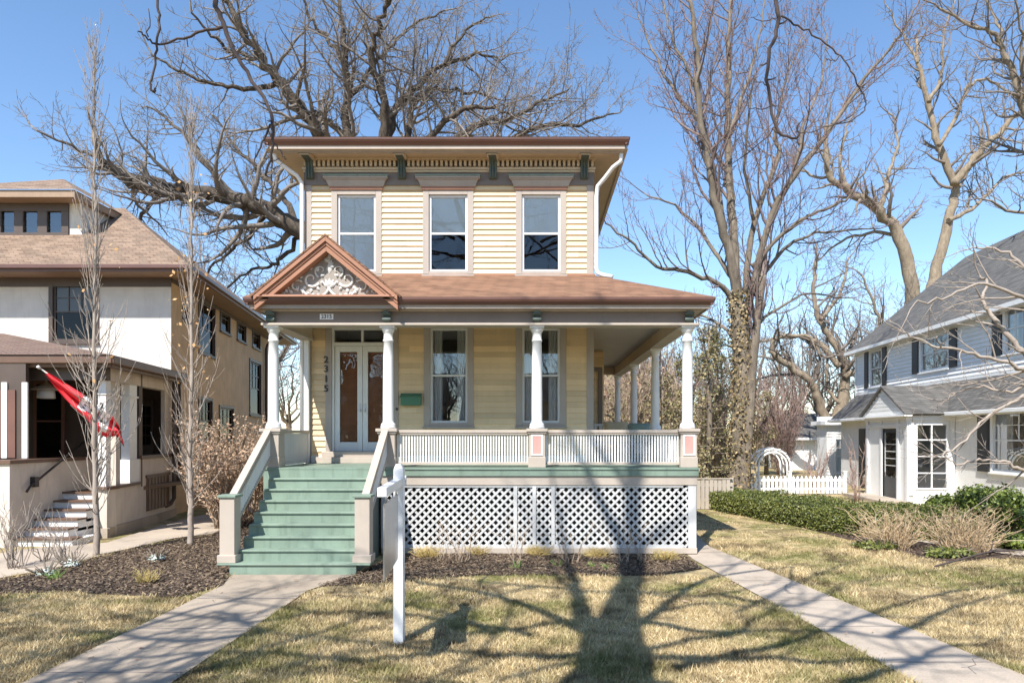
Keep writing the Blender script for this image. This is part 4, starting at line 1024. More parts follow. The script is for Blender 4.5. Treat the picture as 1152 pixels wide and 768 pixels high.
for i in range(nx):
    for j in range(ny):
        u=i/nx; v=j/ny; mb.cur=1 if (.36<u<.72 and v<.62+.15*math.sin(u*20)) else 0
        if mb.cur and (int(i*1.7+j*2.3)%5==0 or (i in (24,27,30) and 1<j<6)): mb.cur=2
        k=i*(ny+1)+j; mb.face((k,k+ny+1,k+ny+2,k+1),True)
mb.build('flag_cloth',[M['flagred'],M['flagwhite'],M['frieze']],fl)
# ------------------------------------------------------------------ neighbour on the right: dutch colonial
K=1.276
RX=lambda D,off=0:13.53+off+.065*D
ur=Vector((-.065,-1,0)).normalized()          # towards the camera, to the right in the picture
RH=thing('grey_roofed_house','white clapboard house with steep grey shingle roof, black shutters and gabled entry, far right','house',(15.7,33.2,0))
def rF(off,D0): return frame((RX(D0,off),D0,0),ur)
def rs(px,off,D0):
    D=(13.53+off)/((px-CX)/FPX-.065); return (D0-D)/(-ur.y), D
def rrect(p0,p1,t0,b0,off,D0):
    """pixel corners: p0,p1 left/right; t0,b0 rows at the left edge"""
    s0,Da=rs(p0,off,D0); s1,Db=rs(p1,off,D0)
    return (s0,s1,EYE-(b0-HY)*Da/FPX,EYE-(t0-HY)*Da/FPX)
DU=26.0*K; OFU=.0; FU=rF(OFU,DU); LENU=17.5
ZU0,ZU1=EYE+1.5*K,EYE+3.15*K
uw=[rrect(979,992,396,435,OFU,DU),rrect(1036,1067,382,418,OFU,DU),rrect(1131,1160,345,397,OFU,DU)]
mb=MB(); siding(mb,FU,0,LENU,ZU0,ZU1,uw,ex=.15,lap=.034); mb.build('wall',M['rwhite'],RH)
window(RH,FU,*uw[0],cas=.09,casm='rwhite',frm='vinyl',upper_grid=(3,2),blind=.0)
window(RH,FU,*uw[1],cas=.10,casm='rwhite',frm='vinyl',grid=(2,2),curtain=True)
window(RH,FU,*uw[2],cas=.10,casm='rwhite',frm='vinyl',grid=(3,2),curtain=True)
def shutter(F,u0,u1,z0,z1):
    mb=MB(); mb.F=F; mb.box(u0,u1,.02,.06,z0,z1); n=int((z1-z0)/.06)
    for i in range(n): 
        q=z0+.04+i*(z1-z0-.08)/n; mb.box(u0+.05,u1-.05,.061,.072,q,q+.03)
    mb.build('shutter',M['shutter'],RH)
for r,wd in ((uw[0],.42),(uw[1],.50),(uw[2],.5)):
    shutter(FU,r[0]-.12-wd,r[0]-.12,r[2]-.05,r[3]+.05); shutter(FU,r[1]+.12,r[1]+.12+wd,r[2]-.05,r[3]+.05)
mb=MB(); mb.F=FU; mb.box(-.02,LENU,.021,.05,ZU0-.02,ZU0+.10); mb.box(-.03,.09,.021,.05,ZU0+.10,ZU1); mb.box(-.02,LENU,.021,.06,ZU1-.12,ZU1); mb.build('trim_board',M['rwhite'],RH)
# main roof
mb=MB(); mb.F=FU; ov=.35; rz0=ZU1+.06; rdep=5.3; rh=4.6
mb.prism([(-.35,ov,rz0),(-.35,-rdep,rz0+rh),(-.35,-rdep,rz0+rh-.1),(-.35,ov,rz0-.1)],(LENU+1,0,0)); mb.prism([(-.35,-2*rdep-.3,rz0),(-.35,-rdep,rz0+rh),(-.35,-rdep,rz0+rh-.1),(-.35,-2*rdep-.3,rz0-.1)],(LENU+1,0,0)); mb.build('roof',M['slate'],RH)
mb=MB(); mb.F=FU; mb.poly([(0,0,0),(0,-2*rdep,0),(0,-2*rdep,rz0),(0,-rdep,rz0+rh-.1),(0,0,rz0-.05)]); mb.poly([(0.05,-2.6,0),(LENU,-2.6,0),(LENU,-2.6,rz0+1),(.05,-2.6,rz0+1)]); mb.poly([(0.05,-.1,3.1),(LENU,-.1,3.1),(LENU,-2.6,3.1),(.05,-2.6,3.1)]); mb.build('end_wall',M['rwhite'],RH)
mb=MB(); mb.F=FU; mb.box(-.36,LENU,ov,ov+.09,rz0-.16,rz0-.02); mb.box(-.34,LENU,.03,ov-.001,rz0-.13,rz0-.101); mb.build('gutter',M['rwhite'],RH)
# skirt roof and lower wall
OFL=-.95; DL=32.6; FLo=rF(OFL,DL); LENL=17.5; ZG=3.06
sh=(DU-DL)/ur.y
mb=MB(); mb.F=FLo
mb.prism([(-.5,.38,ZG),(-.5,-.92,ZU0+.05),(-.5,-.92,ZU0-.05),(-.5,.38,ZG-.08)],(LENL,0,0)); mb.build('skirt_roof',M['slate'],RH)
mb=MB(); mb.F=FLo; mb.box(-.52,LENL,.38,.48,ZG-.10,ZG+.02); mb.box(-.5,LENL,.0,.37,ZG-.12,ZG-.09); bevel(mb.build('lower_gutter',M['rwhite'],RH),.02,2)
lo=[rrect(1117,1175,461,529,OFL,DL),rrect(1131/1.0-167,972,482,520,OFL,DL)]
lo=[lo[0]]
mb=MB(); flatwall(mb,FLo,0,LENL,0,ZG-.1,lo); mb.build('lower_wall',M['rbrick'],RH)
window(RH,FLo,*lo[0],cas=.10,casm='rwhite',frm='vinyl',curtain=True,upper_grid=(2,2))
shutter(FLo,lo[0][0]-.72,lo[0][0]-.12,lo[0][2]-.05,lo[0][3]+.05)
r=rrect(967.5,975,482,553,OFL,DL); shutter(FLo,r[0],r[1],r[2],r[3]); 
# gabled entry
OFV=OFL-1.5; DV0=28.0; FV=rF(OFV,DV0); s1,_=rs(1022,OFV,DV0); s0,_=rs(976,OFV,DV0); ZV=3.0
dr=rrect(993,1010,482,556,OFV,DV0)
V0=s0; V1=s1
mb=MB(); flatwall(mb,FV,V0,V1,0,ZV,[(dr[0],dr[1],.12,dr[3])])
nr=FV[2]; c1=FV[0]+FV[1]*V1; c0=FV[0]+FV[1]*V0
FVs=frame((c1.x,c1.y,0),tuple(-nr)); vw=(.22,1.28,.5,2.72)
flatwall(mb,FVs,0,1.49,0,ZV,[vw]); FVl=frame((c0.x-nr.x*1.49,c0.y-nr.y*1.49,0),tuple(nr)); flatwall(mb,FVl,0,1.49,0,ZV)
ev=mb.build('entry',M['rwhite'],RH)
mb=MB(); mb.F=FV
for a,b in ((V0-.03,V0+.16),(V1-.16,V1+.03),(dr[0]-.14,dr[0]-.001),(dr[1]+.001,dr[1]+.14)): mb.box(a,b,.001,.06,.03,ZV-.16)
mb.box(V0-.06,V1+.06,.001,.09,ZV-.16,ZV); mb.box(V0,V1,.001,.05,dr[3]+.02,dr[3]+.16)
mb.F=FVs; mb.box(.0,.15,.001,.05,.3,ZV-.2); mb.box(1.33,1.48,.001,.05,.3,ZV-.2); mb.box(0,1.49,.001,.07,ZV-.2,ZV-.02); bevel(mb.build('entry_trim',M['vinyl'],ev),.006,2)
mb=MB(); mb.F=FV; mb.box(dr[0],dr[1],-.08,-.03,.12,dr[3]); do=mb.build('front_door',M['shutter'],RH)
mb=MB(); mb.F=FV; a,b=dr[0]+.13,dr[1]-.13; mb.poly([(a,-.028,.85),(b,-.028,.85),(b,-.028,dr[3]-.14),(a,-.028,dr[3]-.14)]); mb.build('pane',M['glass'],do)
mb=MB(); mb.F=FV
for q in (1.25,1.5,1.75,2.0): mb.box(a,b,-.027,-.02,q-.012,q+.012)
mb.box(a,a+.02,-.027,-.018,1.0,dr[3]-.14); mb.box(b-.02,b,-.027,-.018,1.0,dr[3]-.14); mb.build('glazing_bars',M['rwhite'],do)
mb=MB(); mb.F=FVs; a0,a1,b0,b1=vw
mb.box(a0,a0+.06,-.04,.03,b0,b1); mb.box(a1-.06,a1,-.04,.03,b0,b1); mb.box(a0+.06,a1-.06,-.04,.03,b0,b0+.06); mb.box(a0+.06,a1-.06,-.04,.03,b1-.06,b1)
mb.box((a0+a1)/2-.02,(a0+a1)/2+.02,-.03,.02,b0+.06,b1-.06)
for i in (1,2,3): q=b0+(b1-b0)*i/4; mb.box(a0+.06,a1-.06,-.028,.018,q-.02,q+.02)
ew=mb.build('entry_window',M['vinyl'],RH); mb=MB(); mb.F=FVs; mb.poly([(a0,-.035,b0),(a1,-.035,b0),(a1,-.035,b1),(a0,-.035,b1)]); mb.build('pane',M['glass'],ew)
mb=MB(); mb.F=FV; gm_=(V0+V1)/2; gz=ZV+1.0
mb.prism([(V0-.22,.22,ZV-.0),(gm_,.22,gz),(gm_,.22,gz+.09),(V0-.3,.22,ZV+.03)],(0,-2.9,0)); mb.prism([(V1+.22,.22,ZV-.0),(gm_,.22,gz),(gm_,.22,gz+.09),(V1+.3,.22,ZV+.03)],(0,-2.9,0)); mb.build('entry_roof',M['slate'],ev)
mb=MB(); mb.F=FV; mb.prism([(V0-.2,.12,ZV+.001),(V1+.2,.12,ZV+.001),(gm_,.12,gz-.02)],(0,-.05,0))
for i in range(7):
    q=ZV+.06+i*.135; hw=(gz-.05-q)/(gz-ZV)*(V1-V0)/2+.05
    if hw>.05: mb.box(gm_-hw,gm_+hw,.121,.135,q,q+.11)
mb.box(V0-.28,V1+.28,.0,.26,ZV-.05,ZV+.0); bevel(mb.build('entry_gable',M['rwhite'],ev),.004,1)
mb=MB(); mb.F=FV; mb.box(V0-.1,V1+.25,.001,.9,.0,.11); mb.build('entry_step',M['walk2'],RH)
# small siding wing at the far end with a window
XW=14.0; FW2=frame((XW,34.6,0),(1,0,0)); k2=FPX/34.6
w2=((940-CX)/k2-XW,(951-CX)/k2-XW,EYE-(531-HY)/k2,EYE-(494-HY)/k2)
mb=MB(); siding(mb,FW2,.87,3.2,.0,2.85,[w2],ex=.16,lap=.025); mb.F=None
xl=XW+.87; mb.poly([(xl,34.6,0),(xl,35.8,0),(xl,35.8,2.85),(xl,34.6,2.85)]); mb.poly([(xl,35.8,0),(xl+2.4,35.8,0),(xl+2.4,35.8,3.3),(xl,35.8,3.3)]); mb.build('side_wing',M['rwhite'],RH)
window(RH,FW2,*w2,cas=.07,casm='rwhite',frm='vinyl',upper_grid=(2,2))
mb=MB(); mb.box(xl-.2,xl+2.4,34.3,36.1,2.85,3.05); mb.build('wing_roof',M['rwhite'],RH)
# ------------------------------------------------------------------ garages and fences behind
g=thing('white_garage','low white garage with a grey gabled roof behind the picket fence','garage',(20,46,0))
a=P(888,540,46); b=P(935,540,46)
mb=MB(); x0,x1=a.x,b.x+3; y0=46; mb.box(x0,x1,y0,y0+6,0,2.2); mb.build('wall',M['rwhite'],g)
mb=MB(); z0=2.2; zp=3.9; xm=x1-.5
mb.prism([(x0-.4,y0-.5,z0-.05),(x0-.4,y0+3,zp),(x0-.4,y0+3,zp-.12),(x0-.4,y0-.5,z0-.17)],(x1-x0+.8,0,0)); mb.prism([(x0-.4,y0+6.5,z0-.05),(x0-.4,y0+3,zp),(x0-.4,y0+3,zp-.12),(x0-.4,y0+6.5,z0-.17)],(x1-x0+.8,0,0)); mb.build('roof',M['slate'],g)
mb=MB(); mb.box(x0-.4,x1+.4,y0-.55,y0-.501,z0-.18,z0-.03); mb.build('fascia',M['vinyl'],g)
mb=MB(); mb.prism([(x0,y0,2.201),(x0,y0+6,2.201),(x0,y0+3,3.75)],(.1,0,0)); mb.build('gable',M['rwhite'],g)
mb=MB(); mb.box(x0+2.0,x0+2.9,y0-.03,y0-.001,.9,1.7); gw=mb.build('window',M['vinyl'],g)
mb=MB(); mb.box(x0+2.08,x0+2.42,y0-.04,y0-.031,.98,1.62); mb.box(x0+2.48,x0+2.82,y0-.04,y0-.031,.98,1.62); mb.build('pane',M['glass'],gw)
g=thing('rear_outbuilding','outbuilding with an orange brown roof glimpsed behind the porch columns','building',(5.6,42,0))
a=P(676,540,42); b=P(726,540,42)
mb=MB(); mb.box(a.x,b.x-.6,42,47,0,4.7); mb.build('wall',M['taupe'],g)
mb=MB(); z0,z1=4.75,6.2; x0,x1=a.x-.5,b.x; mb.prism([(x0,41.4,z0),(x0,44.5,z1),(x0,44.5,z1-.1),(x0,41.4,z0-.12)],(x1-x0,0,0)); mb.prism([(x0,47.6,z0),(x0,44.5,z1),(x0,44.5,z1-.1),(x0,47.6,z0-.12)],(x1-x0,0,0)); mb.build('roof',M['orange'],g)
mb=MB(); mb.box(x0,x1,41.3,41.399,z0-.22,z0-.01); mb.build('gutter',M['gutter'],g)
mb=MB(); mb.box(a.x+.4,a.x+1.4,41.96,41.999,2.0,3.9); mb.box(a.x+2.0,b.x-.9,41.96,41.999,2.6,4.4); mb.build('window',M['dark'],g)
# board fence
wf=thing('board_fence','weathered brown vertical board fence between the porch corner and the ivy tree','fence',tuple(P(800,573,21.3)))
a=G(700,573); b=G(824,573); n=26; dv=(b-a)/n
mb=MB()
for i in range(n):
    p=a+dv*i; h=.93+random.uniform(-.02,.02); w_=dv.length*.42
    mb.box(p.x-w_,p.x+w_,p.y-.012,p.y+.012,.02,h)
mb.build('boards',M['wood'],wf)
mb=MB(); mb.box(a.x,b.x,a.y+.013,a.y+.06,.25,.34); mb.box(a.x,b.x,a.y+.013,a.y+.06,.72,.81); mb.box(a.x,b.x,a.y-.03,a.y+.05,.955,.985); mb.build('rails',M['wood'],wf)
for i in (4,12,20,26):
    p=a+dv*i; mb=MB(); mb.box(p.x-.05,p.x+.05,p.y+.061,p.y+.16,0,.99); mb.build('fence_post',M['wood'],wf)
# picket fence
pf=thing('picket_fence','white pointed picket fence beneath the arch beside the white house','fence',tuple(P(900,556,26.8)))
a=P(843,556,26.8); b=P(952,556,26.8); n=23
for x in range(n):
    p=a+(b-a)*(x+.5)/n; h=.74 if True else 0; w_=.052
    mb=MB(); mb.prism([(p.x-w_,p.y,.03),(p.x+w_,p.y,.03),(p.x+w_,p.y,h-.09),(p.x,p.y,h),(p.x-w_,p.y,h-.09)],(0,.022,0)); mb.build('picket',M['picket'],pf)
mb=MB(); mb.box(a.x,b.x,a.y+.023,a.y+.06,.18,.26); mb.box(a.x,b.x,a.y+.023,a.y+.06,.52,.60); mb.build('rail',M['picket'],pf)
for px in (848,889,951):
    p=P(px,556,26.86); mb=MB(); mb.box(p.x-.06,p.x+.06,p.y,p.y+.12,0,.88); mb.box(p.x-.08,p.x+.08,p.y-.02,p.y+.14,.881,.92); mb.build('fence_post',M['picket'],pf)
ar=thing('garden_arch','white arched garden arbour rising above the picket fence','arbour',tuple(P(869,556,27.2)))
c=P(869.5,556,27.2); rr=.70; zs=1.08
for dy in (0,.75):
    mb=MB()
    for r_ in (rr,rr-.13):
        pts=[Vector((c.x-r_,c.y+dy,.02)),Vector((c.x-r_,c.y+dy,zs))]+[Vector((c.x-r_*math.cos(math.pi*i/16),c.y+dy,zs+r_*.98*math.sin(math.pi*i/16))) for i in range(1,16)]+[Vector((c.x+r_,c.y+dy,zs)),Vector((c.x+r_,c.y+dy,.02))]
        mb.tube(pts,.042,6)
    mb.build('arch_rib',M['picket'],ar)
mb=MB()
for i in range(0,17,2):
    t=math.pi*i/16; mb.box(c.x-rr*math.cos(t)-.02,c.x-rr*math.cos(t)+.02,c.y-.08,c.y+.83,zs+rr*math.sin(t)+.03,zs+rr*math.sin(t)+.06)
mb.build('arch_slats',M['picket'],ar)
# sign post in the lawn, seen edge-on
b=G(449,723)
sg=thing('sign_post','white wooden post with a hanging sign panel seen edge-on, standing in the lawn','sign',(b.x,b.y,0))
mb=MB(); h=.055; zt=1.93; ang=R(4)
mb.box(b.x-h,b.x+h,b.y-h,b.y+h,0,zt); mb.hexa([(b.x-h,b.y-h,zt),(b.x+h,b.y-h,zt),(b.x+h,b.y+h,zt),(b.x-h,b.y+h,zt),(b.x-h*.55,b.y-h*.55,zt+.06),(b.x+h*.55,b.y-h*.55,zt+.06),(b.x+h*.55,b.y+h*.55,zt+.06),(b.x-h*.55,b.y+h*.55,zt+.06)])
bevel(mb.build('post',M['vinyl'],sg),.006,2)
e=Vector((.125,-1.42,0)); d=e.normalized(); az=1.79
mb=MB(); mb.beam((b.x-d.x*.22,b.y-d.y*.22,az),(b.x+e.x,b.y+e.y,az),.085,.085); mb.beam((b.x-d.x*.3,b.y-d.y*.3,az),(b.x-d.x*.22,b.y-d.y*.22,az),.11,.11); bevel(mb.build('arm',M['vinyl'],sg),.005,2)
mb=MB(); p0_=Vector((b.x,b.y,0))+d*.16; p1_=Vector((b.x,b.y,0))+d*1.30
mb.beam((p0_.x,p0_.y,1.32),(p1_.x,p1_.y,1.32),.014,.70)
mb.build('sign_panel',M['metal'],sg)
for q in (.3,1.15):
    p=Vector((b.x,b.y,0))+d*q; mb=MB(); mb.tube([Vector((p.x,p.y,1.66)),Vector((p.x,p.y,1.755))],.008,6); mb.build('hook',M['metal'],sg)
# small garden ornament by the entry
p=P(976,556,26.5)
go=thing('garden_lantern','small cream garden ornament beside the entry step of the white house','ornament',(p.x,p.y,0))
mb=MB(); mb.lathe([(.14,.0),(.14,.10),(.09,.15),(.09,.42),(.17,.48),(.17,.68),(.2,.70),(.04,.88),(.04,.93)],p.x,p.y,10); mb.build('body',M['beige'],go)
# ------------------------------------------------------------------ trees and plants
class Rnd(random.Random): pass
def resample(pts, n, wob=0.0, rd=None):
    """Catmull-Rom through the points, n per span, with a little sway"""
    out=[]; m=len(pts)
    for i in range(m-1):
        p0=pts[max(i-1,0)]; p1=pts[i]; p2=pts[i+1]; p3=pts[min(i+2,m-1)]
        for k in range(n):
            t=k/n; t2=t*t; t3=t2*t
            q=.5*((2*p1)+(-p0+p2)*t+(2*p0-5*p1+4*p2-p3)*t2+(-p0+3*p1-3*p2+p3)*t3)
            if wob and (i or k): q=q+Vector((rd.gauss(0,wob),rd.gauss(0,wob),rd.gauss(0,wob)))
            out.append(q)
    out.append(pts[-1]); return out
class BareTree:
    def __init__(s, seed, rt=.008, maxlev=3, dens=(2.2,3.2,5.0), ratio=(.42,.45,.5), up=.18, curl=.22, angle=(38,70), buds=False, minlen=.25, rk=.5):
        s.r=Rnd(seed); s.trunk=MB(); s.twig=MB(); s.bud=MB(); s.rt=rt; s.maxlev=maxlev; s.dens=dens; s.ratio=ratio; s.up=up; s.curl=curl; s.angle=angle; s.buds=buds; s.minlen=minlen; s.rk=rk; s.n=0
    def limb(s, pts, r0, r1, wob=.0, kids=True, k=5, start=.15, sides=9, lenmul=1.0, trunk=True, ks=1.0):
        q=resample(pts,k,wob,s.r); n=len(q)
        rad=[(r0+(r1-r0)*(i/(n-1))**.8)*(1+s.r.uniform(-.06,.06)) for i in range(n)]
        (s.trunk if trunk else s.twig).tube(q,rad,sides if r0>.05 else 6)
        if kids: s.spawn(q,rad,0,start,lenmul,ks)
        return q
    def spawn(s, q, rad, lev, start, lenmul=1.0, ks=1.0):
        if lev>=s.maxlev: return
        r=s.r; seg=[(q[i+1]-q[i]).length for i in range(len(q)-1)]; L=sum(seg)
        cnt=max(1,int(L*(1-start)*s.dens[lev]*ks+r.random()))
        for c in range(cnt):
            t=start+(1-start)*((c+r.random())/cnt); d=t*L; i=0
            while i<len(seg)-1 and d>seg[i]: d-=seg[i]; i+=1
            f=d/max(seg[i],1e-6); p=q[i].lerp(q[i+1],min(f,1)); tg=(q[i+1]-q[i]).normalized(); rr=rad[i]*(1-f)+rad[min(i+1,len(rad)-1)]*f
            ax=tg.orthogonal().normalized(); ax=Matrix.Rotation(r.uniform(0,2*math.pi),3,tg)@ax
            a=R(r.uniform(*s.angle)); dr=(tg*math.cos(a)+ax*math.sin(a)).normalized()
            base=L if lev else min(L,9)
            ln=base*s.ratio[lev]*r.uniform(.55,1.15)*(1.1-.55*t)*lenmul
            if ln<s.minlen: ln=s.minlen
            s.grow(p,dr,ln,max(s.rt,min(rr*.62,rr*s.rk+.002)),lev+1)
        # a leader carries on past the tip
        if lev<s.maxlev:
            tg=(q[-1]-q[-2]).normalized(); s.grow(q[-1],tg,max(s.minlen,min(L,6)*.28),rad[-1],lev+1)
    def grow(s, p, d, L, r0, lev):
        r=s.r; s.n+=1
        n=max(2,min(8,int(L/.35)+2)) if lev<3 else 3
        pts=[p]; rad=[r0]; st=L/n; d=d.copy()
        for i in range(n):
            d=d+Vector((r.gauss(0,s.curl),r.gauss(0,s.curl),r.gauss(0,s.curl)+s.up*r.uniform(.3,1)))*(.8 if lev<3 else .6)
            d.normalize(); pts.append(pts[-1]+d*st); rad.append(max(s.rt*.75,r0*(1-.75*(i+1)/n)))
        s.twig.tube(pts,rad,5 if lev==1 else (4 if lev==2 else 3),cap=False)
        if s.buds and lev>=2:
            for i in range(1,len(pts)):
                if r.random()<.30:
                    c=pts[i]; b=len(s.bud.v); z=r.uniform(.015,.035)
                    for v in ((-z,0,0),(z,0,0),(0,z*.6,z)): s.bud._p(c+Vector(v))
                    s.bud.face((b,b+1,b+2))
        s.spawn(pts,rad,lev,.2)
    def build(s, name, label, cat, loc, bark, twig, group=None, budm=None):
        t=thing(name,label,cat,loc,group)
        s.trunk.build('trunk',bark,t)
        o=s.twig.build('branches',twig,t)
        if s.bud.f: s.bud.build('buds',budm or M['bud'],t)
        return t
def path(px, D0, D1=None, rd=None):
    n=len(px); D1=D0 if D1 is None else D1
    return [P(x,y,D0+(D1-D0)*i/max(1,n-1)) for i,(x,y) in enumerate(px)]
def pr(px,D): return px*D/FPX/2         # pixel thickness -> radius
# ---- oak behind the house
D=29.5
T=BareTree(11,rt=.010,dens=(3.3,4.2,5.8),ratio=(.46,.44,.5),up=.14,curl=.22,rk=.42)
B=P(432,0,D); base=Vector((B.x,D,-.1))
T.limb([base,base+Vector((.0,0,2)),P(430,330,D),P(427,240,D),P(424,200,D)],.75,.5,kids=False,sides=14)
def ok(pl,d,w0,w1,**k): T.limb(path(pl,D,D+d),pr(w0*.95,D),pr(w1*1.0,D),wob=.05,start=k.pop('start',.32),**k)
ok([(425,245),(410,200),(390,153),(391,111),(388,66),(386,27),(379,-8)],-1.5,17,3)
ok([(426,230),(428,180),(448,120),(470,95),(501,73),(537,62),(567,66)],2.0,15,2)
ok([(424,260),(390,195),(359,153),(342,124),(315,95),(293,62),(273,35),(257,5),(240,-20)],-2.5,20,4)
ok([(424,300),(380,275),(337,259),(302,237),(266,224),(227,217),(200,214),(183,214),(160,211),(140,200),(115,183)],-3,26,8,start=.3)
ok([(200,213),(183,205),(150,197),(128,186),(111,178),(80,165),(42,147)],-2,9,2)
ok([(353,128),(365,134),(377,142),(392,160)],0,7,6)
ok([(428,225),(432,153),(430,106),(417,66),(426,27),(439,0),(446,-14)],-3.5,13,3)
ok([(430,235),(455,175),(466,115),(492,102),(528,104),(560,112)],3,12,2)
ok([(432,250),(470,170),(519,124),(545,120),(573,128)],-2,11,2)
ok([(434,260),(501,170),(540,140),(576,133),(610,115),(640,100)],1.5,12,2)
ok([(440,262),(520,190),(600,145),(650,140),(690,128)],3,11,2)
ok([(315,95),(280,100),(240,95),(200,80),(170,60)],-2,7,2)
ok([(293,62),(265,60),(238,40),(215,12)],-2,6,2)
ok([(266,224),(235,190),(215,160),(190,135),(165,120)],1.5,8,2)
ok([(337,259),(320,225),(290,190),(262,160),(240,130)],2.5,9,2)
ok([(302,237),(285,262),(262,280),(240,300),(225,330)],1,7,2)
ok([(340,262),(318,290),(300,300),(270,310),(245,345)],2,6,2)
ok([(388,66),(370,45),(350,20),(340,-10)],-1,6,2)
ok([(391,111),(415,80),(440,50),(465,30),(500,12)],2,7,2)
ok([(501,73),(510,50),(530,30),(550,20)],1,5,2)
ok([(183,214),(160,240),(150,262),(120,280)],1,6,2)
oak=T.build('oak_tree','huge bare spreading oak rising behind the yellow house roof','tree',tuple(base),M['oakbark'],M['oaktwig'])
print('oak',T.n)
# ---- ivy clad maple right of the porch
D=24.5
T=BareTree(23,rt=.0085,dens=(2.6,3.4,5.2),ratio=(.42,.44,.5),up=.22,curl=.16,angle=(25,60),buds=True,rk=.42)
def ok(pl,d,w0,w1,**k): T.limb(path(pl,D,D+d),pr(w0*.72,D),pr(w1*.75,D),wob=.03,**k)
base=G(832,556); base=Vector(((831-CX)*D/FPX,D,-.05))
T.limb([base,P(832,530,D),P(834,480,D),P(836,420,D),P(830,340,D)],pr(28,D),pr(19,D),kids=False,sides=14)
T.limb([base+Vector((-.1,.05,0)),base+Vector((-.02,0,.35))],pr(46,D),pr(31,D),kids=False,sides=14)
T.limb([base+Vector((.15,-.1,.2)),P(842,480,D-.3),P(846,420,D-.3),P(852,360,D-.2),P(858,310,D)],pr(12,D),pr(9,D),start=.6)
ok([(831,350),(822,288),(806,230),(796,177),(786,111),(784,58),(775,-6)],-1.5,17,5,start=.3)
ok([(831,345),(825,266),(822,213),(819,155),(819,89),(822,-8)],1.5,18,6,start=.3)
ok([(842,340),(866,248),(893,199),(928,155),(963,102),(1008,44),(1030,9)],-2,12,2,start=.2)
ok([(815,258),(791,146),(764,111),(738,66),(718,18)],2,10,2)
ok([(838,330),(848,248),(875,177),(872,146),(885,90),(905,40)],2,11,2,start=.3)
ok([(828,340),(808,319),(773,306),(738,297),(707,270),(680,248)],-1.5,10,2)
ok([(828,320),(804,283),(769,239),(724,217)],1.5,9,2)
ok([(842,350),(853,319),(888,275),(928,261),(990,257)],2,10,2)
ok([(846,300),(890,255),(915,240),(950,225),(975,190)],-2,8,2)
ok([(819,155),(835,110),(850,60),(862,-5)],1,8,2); ok([(786,111),(770,70),(752,30),(745,-8)],1,7,2)
ok([(848,248),(838,190),(842,130),(850,80)],-1.5,6,2)
ok([(893,199),(905,140),(925,90),(930,40)],1.5,6,2); ok([(838,380),(870,350),(910,330),(945,335)],1,6,2); ok([(826,380),(800,360),(770,352),(735,345)],2,6,2)
mt=T.build('maple_tree','tall bare maple with brown ivy round its trunk, beside the fence','tree',tuple(base),M['maplebark'],M['mapletwig'])
print('maple',T.n)
def leaves(n, fn, s0, s1, flat=False):
    """n leaf quads; fn() gives (point, outward normal)"""
    co=np.zeros((n,4,3)); 
    for i in range(n):
        p,nn=fn(); sz=random.uniform(s0,s1)
        d=Vector((random.gauss(0,1),random.gauss(0,1),random.gauss(0,1)))*.6+nn
        d.normalize(); a=d.orthogonal().normalized(); a=Matrix.Rotation(random.uniform(0,6.28),3,d)@a; b=d.cross(a)
        a*=sz*.5; b*=sz*.32
        co[i,0]=p-a; co[i,1]=p+b*1.0; co[i,2]=p+a; co[i,3]=p-b*1.0
    return co
def leaf_obj(name, co, mat, parent, kind=None):
    o0=ORG[parent]; o=np_mesh(name,co-np.array(o0[:])[None,None,:],4,mat,kind); o.parent=parent; ORG[o]=o0; return o
def ivy():
    t=random.random()**.9; z=.3+t*7.2; y0=HY-(z-EYE)*FPX/D
    pl=[(832,556),(834,480),(836,420),(830,340),(822,288)]
    for (xa,ya),(xb,yb) in zip(pl[:-1],pl[1:]):
        if yb<=y0<=ya: cx=xa+(xb-xa)*(ya-y0)/(ya-yb); break
    else: cx=822
    c=P(cx,y0,D); a=random.uniform(0,6.28); r=pr(26-8*t,D)*random.uniform(.9,1.45)
    nn=Vector((math.cos(a),math.sin(a),0)); return c+nn*r, nn
leaf_obj('ivy',leaves(2600,ivy,.06,.16),M['ivy'],mt)
# ---- pale trunked pair behind the right house
D=50
T=BareTree(31,rt=.017,dens=(1.9,2.3,3.4),ratio=(.42,.42,.5),up=.16,curl=.2)
def ok(pl,d,w0,w1,**k): T.limb(path(pl,D,D+d*1.4),pr(w0*.8,D),pr(w1*.7,D),wob=.06,**k)
base=Vector(((1038-CX)*D/FPX,D,0)); 
T.limb([base,P(1034,450,D),P(1030,360,D)],pr(34,D),pr(30,D),kids=False,sides=12)
ok([(1028,370),(1026,334),(1012,266),(990,239),(955,213),(935,201),(928,173),(930,140)],-1,23,5,start=.4)
ok([(988,239),(996,215),(999,195),(1010,164),(1004,130)],1.5,9,3); ok([(955,213),(945,185),(950,150),(965,120)],1,6,2)
ok([(1034,400),(1045,340),(1052,310),(1067,248),(1074,208),(1056,164),(1045,115),(1032,71),(1032,44)],1,22,4,start=.5)
ok([(1074,208),(1096,177),(1123,151),(1147,128),(1170,115)],-1,12,5); ok([(1056,164),(1083,115),(1090,95),(1115,92),(1145,112)],1,6,3)
ok([(1045,115),(1060,80),(1062,40),(1075,0)],1,6,2); ok([(1012,266),(975,262),(940,275),(915,300)],2,6,2)
ok([(1067,248),(1100,230),(1130,200),(1160,190)],2,7,2); ok([(935,201),(905,195),(885,170)],1,5,2); ok([(1032,71),(1015,40),(1000,10)],1,4,2)
T.build('bare_tree','pale trunked bare tree forking above the grey roofed house','tree',tuple(base),M['elmbark'],M['elmtwig'])
D=30
T=BareTree(37,rt=.012,dens=(2.3,2.7,4.0),up=.12,curl=.2)
base=Vector(((1235-CX)*D/FPX,D,0))
ok2=lambda pl,d,w0,w1,**k: T.limb(path(pl,D,D+d),pr(w0,D),pr(w1,D),wob=.05,**k)
T.limb([base,P(1225,350,D),P(1195,220,D)],pr(34,D),pr(24,D),kids=False)
